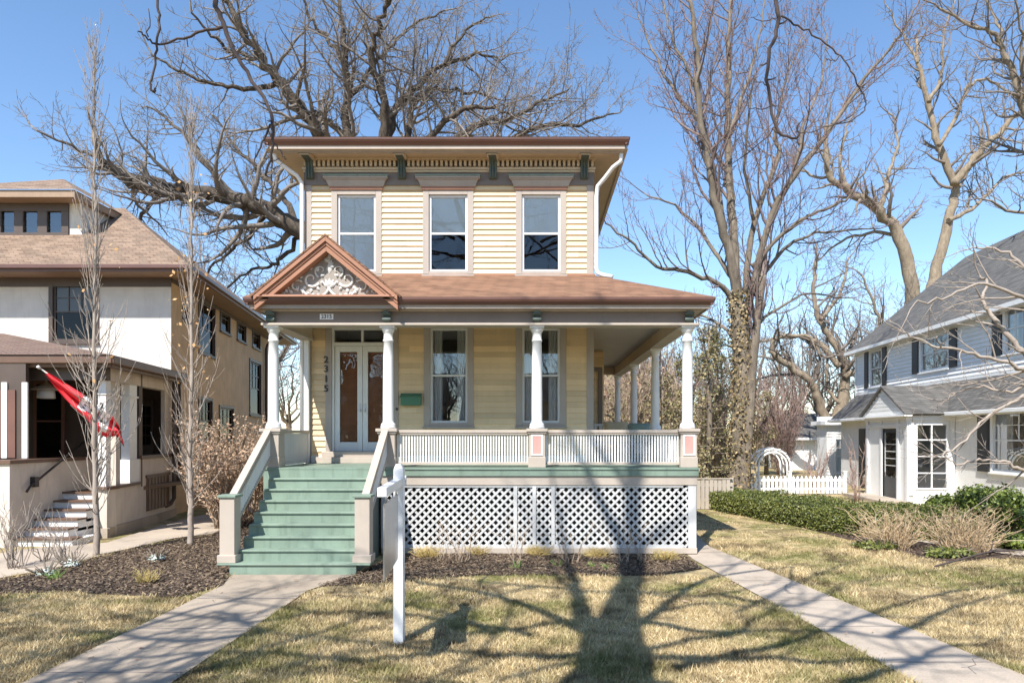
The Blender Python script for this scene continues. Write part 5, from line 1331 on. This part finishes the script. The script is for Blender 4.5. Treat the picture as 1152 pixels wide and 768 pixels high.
ok2([(1195,220),(1170,160),(1149,118),(1132,66),(1118,40),(1087,27),(1056,9)],-1,11,2); ok2([(1149,118),(1130,60),(1120,20),(1100,-10)],1.5,5,1.5); ok2([(1170,160),(1150,90),(1150,40),(1140,-5)],-2,5,1.5); ok2([(1200,230),(1175,230),(1150,240),(1110,225)],-2,7,2)
T.build('bare_tree','bare tree leaning in from the right edge of the picture high above the grey roof','tree',tuple(base),M['elmbark'],M['elmtwig'])
# ---- lower tree left of the white house
D=42
T=BareTree(41,rt=.014,dens=(2.2,2.7,3.8),up=.14,curl=.22)
base=Vector(((936-CX)*D/FPX,D,0)); ok2=lambda pl,d,w0,w1,**k: T.limb(path(pl,D,D+d),pr(w0,D),pr(w1,D),wob=.05,**k)
T.limb([base,P(934,510,D),P(934,485,D)],pr(26,D),pr(20,D),kids=False,sides=12)
ok2([(934,490),(946,455),(952,417),(940,389),(923,360),(915,330),(918,290)],1,15,3,start=.3); ok2([(933,490),(929,477),(920,446),(909,429),(889,412),(869,397),(873,380),(905,378),(925,400)],-1,13,3,start=.3)
ok2([(945,412),(925,390),(905,380),(875,381),(852,385)],1.5,8,2); ok2([(950,425),(975,405),(990,380),(985,350),(970,310)],-1,8,2); ok2([(946,455),(930,435),(931,400),(930,380)],1,5,2); ok2([(923,360),(945,330),(955,290)],1,5,2)
T.build('bare_tree','low forked bare tree behind the white arch, left of the white house','tree',tuple(base),M['elmbark'],M['elmtwig'])
# ---- two saplings in the left bed
def sapling(px,pyb,D,pyt,seed,label,lean,w0):
    T=BareTree(seed,rt=.006,maxlev=2,dens=(1.0,2.6),ratio=(.16,.4),up=.42,curl=.10,angle=(22,40),minlen=.12)
    b=G(px,pyb); D=b.y; top=P(px+lean,pyt,D)
    pts=[Vector((b.x,b.y,-.02))]+[P(px+lean*t+random.uniform(-1.2,1.2),pyb+(pyt-pyb)*t,D) for t in (.08,.2,.35,.5,.65,.8,.92)]+[top]
    q=T.limb(pts,pr(w0,D),.006,wob=.008,kids=False,sides=8)
    n=150
    for i in range(n):
        t=.14+.82*i/n; k=int(t*(len(q)-1)); p=q[k]; a=random.uniform(0,6.28)
        ang=random.uniform(.45,1.1) if t<.45 else random.uniform(.15,.5)
        d=Vector((math.cos(a)*math.sin(ang),math.sin(a)*math.sin(ang),math.cos(ang)))
        L=random.uniform(.45,1.5)*(1.15-.55*t); T.grow(p,d,L,random.uniform(.008,.015)*(1.15-.6*t),1)
    t=T.build('young_tree',label,'young tree',(b.x,b.y,0),M['sapbark'],M['sapbark'],'slender young bare trees in the left mulch bed')
    return t,q
def cling(t,q,n,lo,hi,xoff):
    def f():
        k=int(len(q)*random.uniform(lo,hi)); p=q[min(k,len(q)-1)]; a=random.uniform(0,6.28); r=random.uniform(.1,.5)
        return p+Vector((math.cos(a)*r+xoff,math.sin(a)*r*.5,random.uniform(-.2,.2))),Vector((0,-1,0))
    leaf_obj('clinging_leaves',leaves(n,f,.05,.11),M['sapleaf'],t)
t1,q1=sapling(108,625,0,52,3,'taller slender young bare tree in front of the stucco house steps',-1,7.5); cling(t1,q1,14,.3,.6,0)
t2,q2=sapling(214,613,0,125,4,'slender young bare tree with a few clinging leaves, at the stucco house corner',2,7.5); cling(t2,q2,60,.4,.78,0)
# ---- street tree behind the photographer: its shadow crosses the lawn, its lowest twigs hang into view
tE=math.tan(SUN_E); TBY=-1.3
def unshadow(px,py,z):
    g=G(px,py); k=z/tE; return Vector((g.x-k*math.sin(SUN_A),g.y-k*math.cos(SUN_A),z))
def zat(py,Y=TBY): return (G(0,py).y-Y)*tE/math.cos(SUN_A)
T=BareTree(53,rt=.011,dens=(1.5,1.8,2.8),ratio=(.30,.40,.5),up=.12,curl=.2,maxlev=3)
tr=[(684,768),(689,725),(691,700)]
tp=[unshadow(x,y,zat(y)) for x,y in tr]
b0=Vector((tp[0].x-.9,TBY-.25,-.1))
T.limb([b0,b0.lerp(tp[0],.33),b0.lerp(tp[0],.66),tp[0],tp[1],tp[2]],.54,.34,kids=False,sides=16,k=4)
T.limb([b0,b0+Vector((0,0,.5))],.8,.55,kids=False,sides=16)
q=[(691,704),(703,672),(711,650),(716,640)]
pts=[unshadow(x,y,zat(y)) for x,y in q]
# continue the shadow up the lattice and the facade: the same stem, higher
def on_plane(px,py,Yp,Y=TBY):
    p=P(px,py,Yp); k=(Yp-Y)/math.cos(SUN_A); return Vector((p.x-k*math.sin(SUN_A),Y,p.z+k*tE))
pts+=[on_plane(714,600,13.2),on_plane(713,545,13.2),on_plane(712,500,13.2),on_plane(708,430,13.2)]
T.limb(pts,.27,.10,wob=.02,start=.5,sides=12)
T.limb([unshadow(x,y,zat(y)) for x,y in ((690,722),(668,706),(655,690),(650,668),(645,652),(640,640))]+[on_plane(634,600,13.2),on_plane(622,540,13.2)],.20,.03,wob=.02,start=.4)
T.limb([pts[1]]+[on_plane(x,y,13.2) for x,y in ((700,615),(692,603),(668,545),(640,485),(618,420))],.13,.05,wob=.02,start=.5)
def lb(px,w0,w1=.02,dz=.6,**k):
    z0=zat(px[0][1]); g0=G(*px[0]); out=[]
    for x,y in px:
        g=G(x,y); out.append(unshadow(x,y,z0+dz*(g-g0).length*.35))
    T.limb(out,w0*1.05,w1*1.2,wob=.02,trunk=True,**k)
lb([(655,700),(600,705),(552,711),(500,718),(440,730),(360,742),(280,760)],.075)
lb([(660,738),(600,739),(550,737),(500,732),(400,722),(300,712),(220,712)],.085)
lb([(700,668),(654,665),(604,659),(500,651),(420,642)],.07)
lb([(708,650),(656,643),(604,638),(540,634)],.06)
lb([(718,647),(760,645),(800,637),(850,634)],.07); lb([(712,668),(760,664),(800,650),(850,625)],.07); lb([(710,669),(760,670),(810,668),(870,655)],.07)
lb([(715,697),(760,706),(800,710),(860,710),(938,710),(1012,718),(1103,718)],.085); lb([(712,735),(760,725),(800,717),(828,712),(850,697),(877,681)],.08)
lb([(716,762),(740,770),(790,785),(850,800)],.10); lb([(812,668),(886,683),(930,668),(961,655),(1054,643)],.06,dz=1.2)
lb([(950,770),(985,758),(1022,748),(1064,728),(1110,725)],.08); lb([(660,768),(600,775),(520,770),(430,765)],.06)
lb([(300,712),(250,690),(190,700),(120,690)],.05); lb([(560,712),(540,735),(500,757),(470,770)],.045); lb([(566,705),(575,690),(572,680),(560,665)],.04)
lb([(760,752),(830,735),(900,720),(980,690),(1060,668),(1152,655)],.085); lb([(740,742),(850,742),(960,745),(1050,738),(1150,742)],.085); lb([(830,690),(900,655),(960,632)],.06); lb([(1000,718),(1060,690),(1120,672),(1190,660)],.07); lb([(730,690),(800,680),(900,690),(1000,705)],.055)
lb([(600,715),(520,700),(440,690),(360,690),(260,675)],.06); lb([(500,732),(420,745),(330,738),(230,735),(120,742),(20,735)],.07); lb([(300,712),(200,722),(120,712),(40,720),(-40,705)],.07); lb([(360,690),(280,700),(180,690),(90,700),(10,688)],.06); lb([(230,735),(150,755),(60,760)],.06)
lb([(604,659),(560,670),(520,690),(480,705)],.05); lb([(700,735),(620,752),(560,765)],.06); lb([(552,711),(500,690),(450,680),(400,668)],.05)
# foreground hanging twigs
T2=MB()
def hang(px,D,w0,w1,up=None):
    pts=[P(x,y,D) for x,y in px]
    if up is not None: pts=[up]+pts
    q=resample(pts,5,.006,T.r); n=len(q); rad=[pr(w0,D)+(pr(w1,D)-pr(w0,D))*i/(n-1) for i in range(n)]
    T2.tube(q,rad,7)
    for i in range(6,n,3):
        if T.r.random()<.55:
            d=Vector((T.r.gauss(0,1),T.r.gauss(0,.6),T.r.gauss(0,1))).normalized(); T2.tube([q[i],q[i]+d*.05,q[i]+d*.09+Vector((0,0,.02))],[rad[i]*.6,rad[i]*.4,.004],5)
    return q
D5=6.0
j1=tp[2]+Vector((-2.8,3.5,-1.0)); T.limb([tp[1],tp[1].lerp(j1,.5)+Vector((0,0,.5)),j1,P(236,-60,D5)+Vector((0,0,1.0))],.10,.03,kids=False)
hang([(236,-60),(241.7,0),(251,25),(264,58),(280.5,86),(300,117),(307,144),(307,167),(298.6,197)],D5,6.5,2.5,P(236,-60,D5)+Vector((0,0,1.0)))
hang([(251,30.5),(228,36),(205.5,43),(178,50),(164,41.7),(157,36)],D5,3.5,1.5); hang([(176,-60),(178,0),(179,28),(176,55.5),(171,94),(172,103),(175.5,99)],D5,3.2,2.0,P(190,-150,D5))
hang([(304,140),(293,165),(286,180),(289,187)],D5,2.4,1.2); hang([(267,60),(262,66),(247,66)],D5,2,1); hang([(307,160),(316,172),(322,180)],D5,2,1); hang([(167,42),(167,10)],D5,1.5,1)
hang([(300,117),(313,125),(322,122)],D5,1.8,1)
q=[P(236,-60,D5)+Vector((0,0,1.0)),P(190,-150,D5)]; T.limb(q,.03,.018,kids=False)
T2a=T2; T2=MB()
j2=tp[2]+Vector((2.2,3.5,-1.2)); up2=P(872,-70,D5)+Vector((0,0,.9)); T.limb([tp[1],tp[1].lerp(j2,.5)+Vector((0,0,.5)),j2,up2],.10,.03,kids=False)
hang([(872,-70),(873.5,0),(875,27),(866,62),(864,97),(873,144),(884,152),(897,155),(897,142)],D5,5.5,2.2,up2)
hang([(879,18),(905,33),(928,49),(950,68),(963,89),(974.5,117),(963,133),(935,142),(901,150)],D5,2.2,1.0); hang([(945,62),(938,68),(930,66)],D5,1.4,1.0)
hang([(864,97),(852,92),(846,85)],D5,1.2,.8); hang([(874,20),(858,24),(845,20)],D5,1.2,.8); hang([(869,120),(850,122),(838,119)],D5,1.2,.8); hang([(874,142),(850,165),(815,190)],D5,1.6,.9)
st=T.build('street_tree','street tree of dark bark whose thin red budded twigs hang down at the top','tree',tuple(b0),M['darkbark'],M['darkbark'])
T2a.build('hanging_branch',M['darkbark'],st); T2.build('hanging_branch',M['darkbark'],st)
print('street',T.n)
# ---- tree outside the right edge whose boughs reach across the white house
D=12.5
T=BareTree(61,rt=.0055,dens=(2.6,3.6,5.0),ratio=(.34,.42,.5),up=.05,curl=.2,angle=(25,60),maxlev=3,minlen=.15)
base=Vector(((1250-CX)*D/FPX,D,0)); ok2=lambda pl,d,w0,w1,**k: T.limb(path(pl,D,D+d),pr(w0,D),pr(w1,D),wob=.02,**k)
T.limb([base,P(1246,560,D),P(1235,460,D),P(1215,380,D)],.13,.09,kids=False)
ok2([(1225,420),(1180,410),(1150,395),(1128,368),(1112,350),(1105,335),(1110,315),(1102,310)],.5,9,2,start=.3)
ok2([(1235,450),(1190,420),(1150,415),(1120,402),(1080,395),(1040,385),(1010,370)],-.5,7,1.5,start=.3)
ok2([(1240,480),(1190,455),(1152,447),(1110,470),(1080,500),(1060,512)],-.6,6,1.5,start=.3)
ok2([(1240,510),(1180,515),(1152,528),(1130,520),(1100,517),(1075,522),(1062,508)],.3,6,1.5,start=.3)
ok2([(1215,380),(1180,330),(1150,300),(1120,280),(1090,280)],.6,7,1.5,start=.3); ok2([(1225,400),(1180,350),(1140,330),(1100,320),(1060,335),(1030,340)],-.6,6,1.5,start=.3); ok2([(1225,430),(1170,430),(1130,440),(1095,435),(1060,450)],.8,5,1.5,start=.3)
T.build('bare_tree','small bare tree at the right edge, its pale boughs crossing the white house','tree',tuple(base),M['sapbark'],M['sapbark'])
# ---- far trees: three built, then copied
def far_tree(seed,h,spread,label,bk,tw,group='bare trees far behind the houses'):
    T=BareTree(seed,rt=.016,dens=(1.5,1.9,2.6),ratio=(.42,.46,.5),up=.2,curl=.22,maxlev=3,minlen=.5)
    r=T.r; b=Vector((0,0,0)); T.limb([b,Vector((r.uniform(-.2,.2),0,h*.2)),Vector((r.uniform(-.5,.5),0,h*.4))],h*.026,h*.02,kids=False)
    top=Vector((0,0,h*.36))
    for i in range(7):
        a=i*2.4+r.uniform(-.4,.4); s_=spread*r.uniform(.5,1.0); 
        T.limb([top-Vector((0,0,h*.1*r.random())),top+Vector((math.cos(a)*s_*.4,math.sin(a)*s_*.4,h*.2)),top+Vector((math.cos(a)*s_*.8,math.sin(a)*s_*.8,h*r.uniform(.4,.62)))],h*.012,.03,wob=.1,sides=6)
    return T.build('bare_tree',label,'tree',(0,0,0),bk,tw,group)
FAR='bare trees standing in the distance between the houses'
f1=far_tree(71,13,5,'bare tree standing far off between the houses',M['maplebark'],M['mapletwig'],FAR); f2=far_tree(72,10,5.5,'bare tree standing far off between the houses',M['elmbark'],M['elmtwig'],FAR); f3=far_tree(73,15,5,'bare tree standing far off between the houses',M['oakbark'],M['oaktwig'],FAR)
spots=[(690,52),(715,46),(742,60),(765,50),(790,62),(812,48),(845,58),(872,48),(897,66),(925,54),(955,62),(985,50),(730,75),(860,80),(240,52),(285,46),(325,54),(205,60),(60,60),(120,56),(1010,58),(160,70)]
for i,(px,D) in enumerate(spots):
    src=(f1,f2,f3)[i%3]; o=src if i<3 else copy_tree(src)
    o.location=((px-CX)*D/FPX,D,-.1); o.rotation_euler=(0,0,i*1.7); k=random.uniform(.75,1.15); o.scale=(k,k,k)
# ---- trees and houses on the near side of the street: they shade the lawns and show in the window panes
for (x,y,k,r_,src,lb_) in ((-8.6,-2.2,.95,.4,f3,'bare street tree shading the left lawn'),(6.8,-3.0,.95,2.1,f1,'bare street tree shading the right lawn')):
    o=copy_tree(src); o.location=(x,y,-.1); o.rotation_euler=(0,0,r_); o.scale=(k,k,k); o['label']=lb_; del o['group']
for i,(x,y) in enumerate(((-30,-26),(-21,-30),(-13,-25),(-5,-29),(3,-24),(11,-30),(19,-26),(28,-29),(-9,-38),(8,-38))):
    o=copy_tree((f1,f2,f3)[i%3]); o.location=(x,y,-.1); o.rotation_euler=(0,0,i*1.3); o['label']='bare tree across the street mirrored in the window panes'; o['group']='bare trees across the street'
for x,c_,lb_ in ((-16,'redbrown','dark brick house across the street, mirrored in the door glass'),(4,'tan','tan house across the street, mirrored in the porch windows'),(22,'greige','pale house across the street, mirrored in the side windows')):
    h_=thing('street_house',lb_,'house',(x,-44,0)); mb=MB(); mb.box(x-5.5,x+5.5,-53,-44,0,6.2); mb.build('wall',M[c_],h_)
    mb=MB(); mb.prism([(x-6,-43.4,6.1),(x-6,-48.5,9.6),(x-6,-53.6,6.1)],(12,0,0)); mb.build('roof',M['slate'],h_)
    for u in (-3.6,0,3.6):
        for z in (1.2,4.0): mb=MB(); mb.box(x+u-.6,x+u+.6,-43.999,-43.95,z,z+1.6); mb.build('window',M['white'],h_)
mb=MB(); mb.poly([(-120,-22,.004),(120,-22,.004),(120,-13,.004),(-120,-13,.004)]); tag(mb.build('road',M['foundation']),kind='structure')
# ---- conifers and screens of shrubs beyond the fence
def conifer(px,D,h,w,seed,label,group=None):
    b=Vector(((px-CX)*D/FPX,D,0)); t=thing('conifer',label,'conifer',tuple(b),group); rr=Rnd(seed)
    mb=MB(); mb.tube([b,b+Vector((.05,0,h*.5)),b+Vector((0,0,h))],[.14,.09,.02],8); 
    tips=[]
    for i in range(int(h*13)):
        z=.4+(h-.5)*rr.random(); a=rr.uniform(0,6.28); L=w*(1-(z/h))**.7*rr.uniform(.5,1.1)+.15; d=Vector((math.cos(a),math.sin(a),rr.uniform(.0,.5)))
        p=b+Vector((0,0,z)); q=p+d*L; mb.tube([p,p.lerp(q,.5)+Vector((0,0,-.05)),q],[.025,.015,.006],4,cap=False); tips.append((p,q))
    mb.build('trunk',M['maplebark'],t)
    def f():
        p,q=tips[rr.randrange(len(tips))]; u=rr.uniform(.3,1.05); v=p.lerp(q,u)+Vector((rr.gauss(0,.10),rr.gauss(0,.10),rr.gauss(0,.10))); return v,(q-p).normalized()*.5+Vector((0,0,.3))
    leaf_obj('foliage',leaves(int(h*330),f,.06,.15),M['thuja'],t); return t
conifer(797,24.5,6.2,1.3,1,'loose yellow green conifer just behind the board fence')
conifer(770,27,5.6,1.2,2,'thin olive conifer seen through the porch columns','conifers behind the porch')
conifer(745,29,5.0,1.3,9,'low olive conifer behind the porch swing','conifers behind the porch')
conifer(806,34,8.0,1.2,3,'taller sparse dark conifer behind the fence, left of the ivy tree')
conifer(862,40,5.0,1.4,4,'olive conifer right of the ivy tree, behind the arch')
def bush(px,D,h,w,seed,name,label,stemm,leafm=None,nst=26,nleaf=0,group=None,ls=(.05,.1),spread=.5,rt=.006,z0=0.0,lev=2,b=None,cat='shrub',dens=(3.0,4.0),up=.25):
    T=BareTree(seed,rt=rt,maxlev=lev,dens=dens,ratio=(.35,.45),up=up,curl=.16,angle=(20,50),minlen=.12)
    b=b or Vector(((px-CX)*D/FPX,D,z0)); r=T.r
    for i in range(nst):
        a=r.uniform(0,6.28); s_=w*r.random()**.5*spread; e=Vector((b.x+math.cos(a)*w*r.uniform(.3,1),b.y+math.sin(a)*w*r.uniform(.3,1),b.z+h*r.uniform(.6,1.05)))
        p=Vector((b.x+math.cos(a)*s_*.5,b.y+math.sin(a)*s_*.5,b.z-.02)); T.limb([p,p.lerp(e,.5)+Vector((0,0,h*.12)),e],rt*2.6,rt,wob=.03,sides=5,k=3,trunk=False)
    t=thing(name,label,cat,tuple(b),group); T.twig.build('stems',stemm,t)
    if nleaf:
        vs_=T.twig.v
        def f():
            v=vs_[r.randrange(len(vs_))]; return Vector(v)+Vector((r.gauss(0,.03),r.gauss(0,.03),r.gauss(0,.03))),Vector((0,-.3,.5))
        leaf_obj('leaves',leaves(nleaf,f,*ls),leafm,t)
    return t
M['tantwig']=bark('tan_twig',(.30,.22,.15),(.42,.32,.23),(.52,.42,.31),3,bs=.2)
M['pinktwig']=bark('pink_twig',(.24,.15,.12),(.36,.25,.21),(.45,.34,.29),3,bs=.2)
bush(258,17.0,2.05,1.3,81,'bare_shrub','dense tan twiggy shrub with dry leaves between the stucco house and the porch',M['tantwig'],M['dryleaf'],60,5200,ls=(.05,.10),rt=.006)
bush(240,22.5,1.9,1.5,82,'bare_shrub','farther tan shrub against the stucco side wall',M['tantwig'],M['dryleaf'],40,2500,ls=(.06,.11),rt=.008)
bush(285,19.5,2.0,1.1,83,'bare_shrub','low tan shrub beside the porch stair rail',M['tantwig'],M['dryleaf'],40,2400,ls=(.05,.10),rt=.007)
S='tangled brown shrubs screening the back gardens'
for i,(px,D,h,w) in enumerate([(700,33,5.0,2.4),(735,36,5.5,2.6),(775,34,5.0,2.4),(815,38,4.5,2.4),(852,52,5.0,2.6),(925,58,4.2,2.6),(680,40,6.0,2.6),(640,44,6,3)]):
    bush(px,D,h,w,90+i,'bare_shrub','tangled brown shrub in the screen behind the fences',M['pinktwig'] if i%2 else M['tantwig'],M['thuja'] if i in (0,2,3,7) else M['dryleaf'],34,1500 if i in (0,2,3,7) else 900,group=S,ls=(.12,.22),rt=.014)
bush(880,40,4.6,1.5,120,'bare_shrub','reddish bare shrub right behind the white arch',M['pinktwig'],None,36,0,rt=.011)
bush(917,28.2,1.7,.8,121,'bare_shrub','small brown twiggy shrub inside the picket fence',M['pinktwig'],None,14,0,rt=.008)
bush(964,24,1.7,.5,122,'bare_shrub','reddish trained bare shrub left of the white house entry',M['pinktwig'],None,8,0,rt=.008,z0=.0)
# ---- clipped hedge
HP=[Vector((5.55,21.4,0)),Vector((5.95,19.9,0)),Vector((6.6,17.6,0)),Vector((7.3,15.9,0)),Vector((8.4,15.0,0)),Vector((9.6,14.8,0))]
HPb=[Vector((6.5,22.6,0)),Vector((7.4,21.0,0)),Vector((8.2,19.0,0)),Vector((9.0,17.4,0)),Vector((9.6,16.6,0)),Vector((10.2,16.4,0))]
hd=thing('clipped_hedge','long low clipped boxwood hedge curving along the right lawn','hedge',(6.5,18,0)); HH=.56
fr_=resample(HP,8); bk_=resample(HPb,8); nH=len(fr_)
def hpt():
    i=random.randrange(nH-1); t=random.random(); a=fr_[i].lerp(fr_[i+1],t); b=bk_[i].lerp(bk_[i+1],t); u=random.random(); wv=.05*math.sin(a.y*3.1+u*5)+.03*math.sin(a.x*7+u*11)
    o=(a-b).normalized()
    if u<.42: z=HH*random.random()**.8; bl=.10*(1-abs(z/HH-.6)); return a+o*(bl+wv+random.gauss(0,.03))+Vector((0,0,z)),o+Vector((0,0,.2))
    if u<.48: return b-o*(.02+wv)+Vector((0,0,HH*random.random())),-o
    v=random.random(); p=a.lerp(b,v); return p+Vector((0,0,HH+wv+.03*math.sin(p.x*4)*math.sin(p.y*3)+random.gauss(0,.022))),Vector((0,0,1))
leaf_obj('foliage',leaves(46000,hpt,.035,.07),M['box'],hd)
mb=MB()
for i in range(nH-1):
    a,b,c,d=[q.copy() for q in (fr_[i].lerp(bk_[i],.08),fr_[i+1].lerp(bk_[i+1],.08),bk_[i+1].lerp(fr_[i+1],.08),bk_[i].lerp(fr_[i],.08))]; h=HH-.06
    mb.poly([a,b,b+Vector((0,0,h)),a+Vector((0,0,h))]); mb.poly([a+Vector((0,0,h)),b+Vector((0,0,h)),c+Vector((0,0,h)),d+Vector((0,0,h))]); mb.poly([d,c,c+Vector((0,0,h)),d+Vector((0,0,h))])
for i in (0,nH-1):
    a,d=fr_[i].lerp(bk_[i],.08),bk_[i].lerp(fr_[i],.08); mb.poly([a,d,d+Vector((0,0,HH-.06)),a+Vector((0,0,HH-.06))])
M['hedgecore']=paint('hedge_core',(.022,.028,.012),.9,.2,0,.5); mb.build('dark_inner_core',M['hedgecore'],hd)  # solid near-black core; its colour stands in for shade inside the hedge
# ---- evergreen shrubs on the right
def evergreen(c,rx,ry,h,n,label,seed,mat='yew',ls=(.05,.10)):
    t=thing('evergreen_shrub',label,'shrub',tuple(c)); rr=Rnd(seed)
    lob=[(Vector((c[0]+rr.uniform(-.6,.6)*rx,c[1]+rr.uniform(-.6,.6)*ry,c[2]+h*rr.uniform(.3,.75))),rr.uniform(.3,.55)) for _ in range(16)]
    mb=MB()
    for p,s_ in lob: mb.tube([Vector((c[0],c[1],c[2])),p,p+(p-Vector(c)).normalized()*.2],[.03,.015,.006],5)
    mb.build('stems',M['maplebark'],t)
    def f():
        p,s_=lob[rr.randrange(len(lob))]; d=Vector((rr.gauss(0,1),rr.gauss(0,1),rr.gauss(0,1))).normalized(); r_=s_*rr.uniform(.35,1.1)
        q=p+Vector((d.x*r_*rx,d.y*r_*ry,d.z*r_*h*.8)); q.z=max(q.z,c[2]+.02); return q,d+Vector((0,0,.3))
    leaf_obj('foliage',leaves(n,f,*ls),M[mat],t); return t
def gz(px,py,z=0): g=G(px,py,z); return (g.x,g.y,z)
evergreen(gz(1125,603),1.0,.9,1.15,15000,'large bright evergreen shrub under the white house window',1)
evergreen(gz(1058,588,.1),.55,.5,.75,5200,'small evergreen shrub below the entry window',2)
evergreen(gz(1140,617),.6,.5,.28,4200,'low green ground shrub at the right edge by the stone walk',3)
evergreen(gz(985,617),.45,.35,.16,1800,'low green groundcover clump at the foot of the left straw grass',4,'box')
evergreen(gz(1070,626),.5,.3,.16,1700,'low green groundcover clump before the right straw grass',5,'box')
# ---- dry grasses
def straw(c,h,w,n,label,seed,name='dry_grass',mat='dry',group=None,cat='grass clump',wd=.007):
    rr=Rnd(seed); t=thing(name,label,cat,tuple(c),group); mb=MB()
    for i in range(n):
        a=rr.uniform(0,6.28); s_=rr.random()**.6; l=h*rr.uniform(.3,1.08); p=Vector((c[0]+math.cos(a)*w*.5*s_,c[1]+math.sin(a)*w*.5*s_,c[2]-.01)); d=Vector((math.cos(a)*w*s_*rr.uniform(.2,1.2),math.sin(a)*w*s_*rr.uniform(.2,1.2),l))
        k=.10*h; pts=[p]
        for q in (.35,.65,.85,1.0): pts.append(p+d*q+Vector((rr.gauss(0,k*q),rr.gauss(0,k*q),l*.10*math.sin(q*3.1))))
        if rr.random()<.18: pts[-1]=pts[-2]+Vector((rr.gauss(0,.2),rr.gauss(0,.2),-rr.uniform(.02,.2)))*h
        mb.tube(pts,[wd,wd*.9,wd*.8,wd*.6,wd*.35],3,cap=False)
        if h>.6 and rr.random()<.6:
            for _ in range(2):
                q=pts[rr.choice((1,2,3))]; e=Vector((rr.gauss(0,.6),rr.gauss(0,.6),.7)).normalized(); mb.tube([q,q+e*l*rr.uniform(.12,.3)],[wd*.6,wd*.3],3,cap=False)
    mb.build('stems',M[mat],t); return t
straw(gz(1003,616),.82,.66,200,'tall straw coloured dry grass clump, the left of the pair before the hedge',1)
straw(gz(1085,620),.85,.74,260,'tall straw coloured dry grass clump, the right of the pair before the hedge',2)
TG='straw coloured cut grass tufts along the lattice bed'
for i,(px,py,h,w,lb_) in enumerate([(481,627,.22,.26,'round straw tuft left along the lattice, nearest the stairs'),(539,624,.20,.22,'straw tuft second from the stairs along the lattice'),(605,625,.22,.24,'straw tuft below the lattice under the middle pedestal'),(672,627,.2,.24,'straw tuft right of the middle lattice boards'),(748,630,.2,.24,'straw tuft nearest the right corner of the lattice')]):
    straw(gz(px,py),h,w,240,lb_,10+i,'straw_tuft','tuft',TG,'grass tuft',.005)
straw(gz(165,656),.24,.2,110,'single straw tuft in the left mulch bed',20,'straw_tuft','tuft',None,'grass tuft',.005)
# bare stems by the lattice
for i,(px,py,h,w,n,lb_) in enumerate([(518,632,.8,.45,8,'bare rose stems against the lattice, left of the boards'),(500,630,.5,.4,5,'short bare stems beside the first straw tuft'),(580,636,.7,.35,6,'bare twiggy stems in front of the first lattice board'),(645,634,.7,.45,7,'bare twiggy stems below the right lattice panel'),(700,634,.6,.4,7,'bare twiggy stems within the trunk shadow at the lattice'),(722,632,.5,.3,6,'small bare stems right of the trunk shadow')]):
    g=G(px,py); bush(0,0,h,w,130+i,'twiggy_shrub',lb_,M['tantwig'],None,n,0,b=g,rt=.0032,dens=(2.0,3.0))
for i,(px,py,h,w,n,lb_) in enumerate([(18,640,.9,.5,18,'bare twiggy shrub at the left edge beside the pale walk'),(75,636,.75,.45,14,'small bare shrub left of the taller young tree'),(50,632,.5,.4,10,'low bare stems in front of the stucco house steps')]):
    g=G(px,py); bush(0,0,h,w,150+i,'twiggy_shrub',lb_,M['sapbark'],None,n,0,b=g,rt=.0045,dens=(2.0,3.0))
# shoots and small flowers
def shoots(px,py,h,n,label,mat,name,cat='shoots',w=.12):
    g=G(px,py); straw((g.x,g.y,0),h,w,n,label,int(px),name,mat,None,cat,.007)
shoots(582,640,.16,22,'green bulb shoots left of the first lattice board','greenblade','bulb_shoots'); shoots(627,637,.13,16,'green bulb shoots under the middle of the lattice','greenblade','bulb_shoots'); shoots(664,638,.13,16,'green bulb shoots in the middle of the lattice bed','greenblade','bulb_shoots'); shoots(684,640,.12,14,'green bulb shoots just left of the trunk shadow','greenblade','bulb_shoots')
shoots(62,652,.2,26,'green bulb shoots in the left mulch bed','greenblade','bulb_shoots')
for px,py,lb_ in ((52,648,'grey green plant left of the bulb shoots'),(82,638,'pale flowering plant in the left mulch bed'),(177,631,'small pale flowers right in the left mulch bed')):
    g=G(px,py); evergreen((g.x,g.y,0),.17,.14,.13,230,lb_,int(px),'pale',(.03,.07))
# fallen branch on the right lawn
a=gz(1055,636); mb=MB(); pts=[Vector(gz(1052,640))+Vector((0,0,.05)),Vector(gz(1085,632))+Vector((0,0,.07)),Vector(gz(1115,626))+Vector((0,0,.10)),Vector(gz(1150,622))+Vector((0,0,.06))]; mb.tube(resample(pts,4),.018,6); mb.tube([pts[2],pts[2]+Vector((.1,.1,.18)),pts[2]+Vector((.3,.2,.2))],[.014,.01,.006],5); mb.tube([pts[1],pts[1]+Vector((-.1,.1,.12))],[.012,.006],5); mb.tube([pts[2],pts[2]+Vector((.15,-.3,.05))],[.012,.006],5)
tag(mb.build('fallen_branch',M['darkbark'],None,Vector(a)),'dark fallen branch lying on the lawn at the right edge','branch')
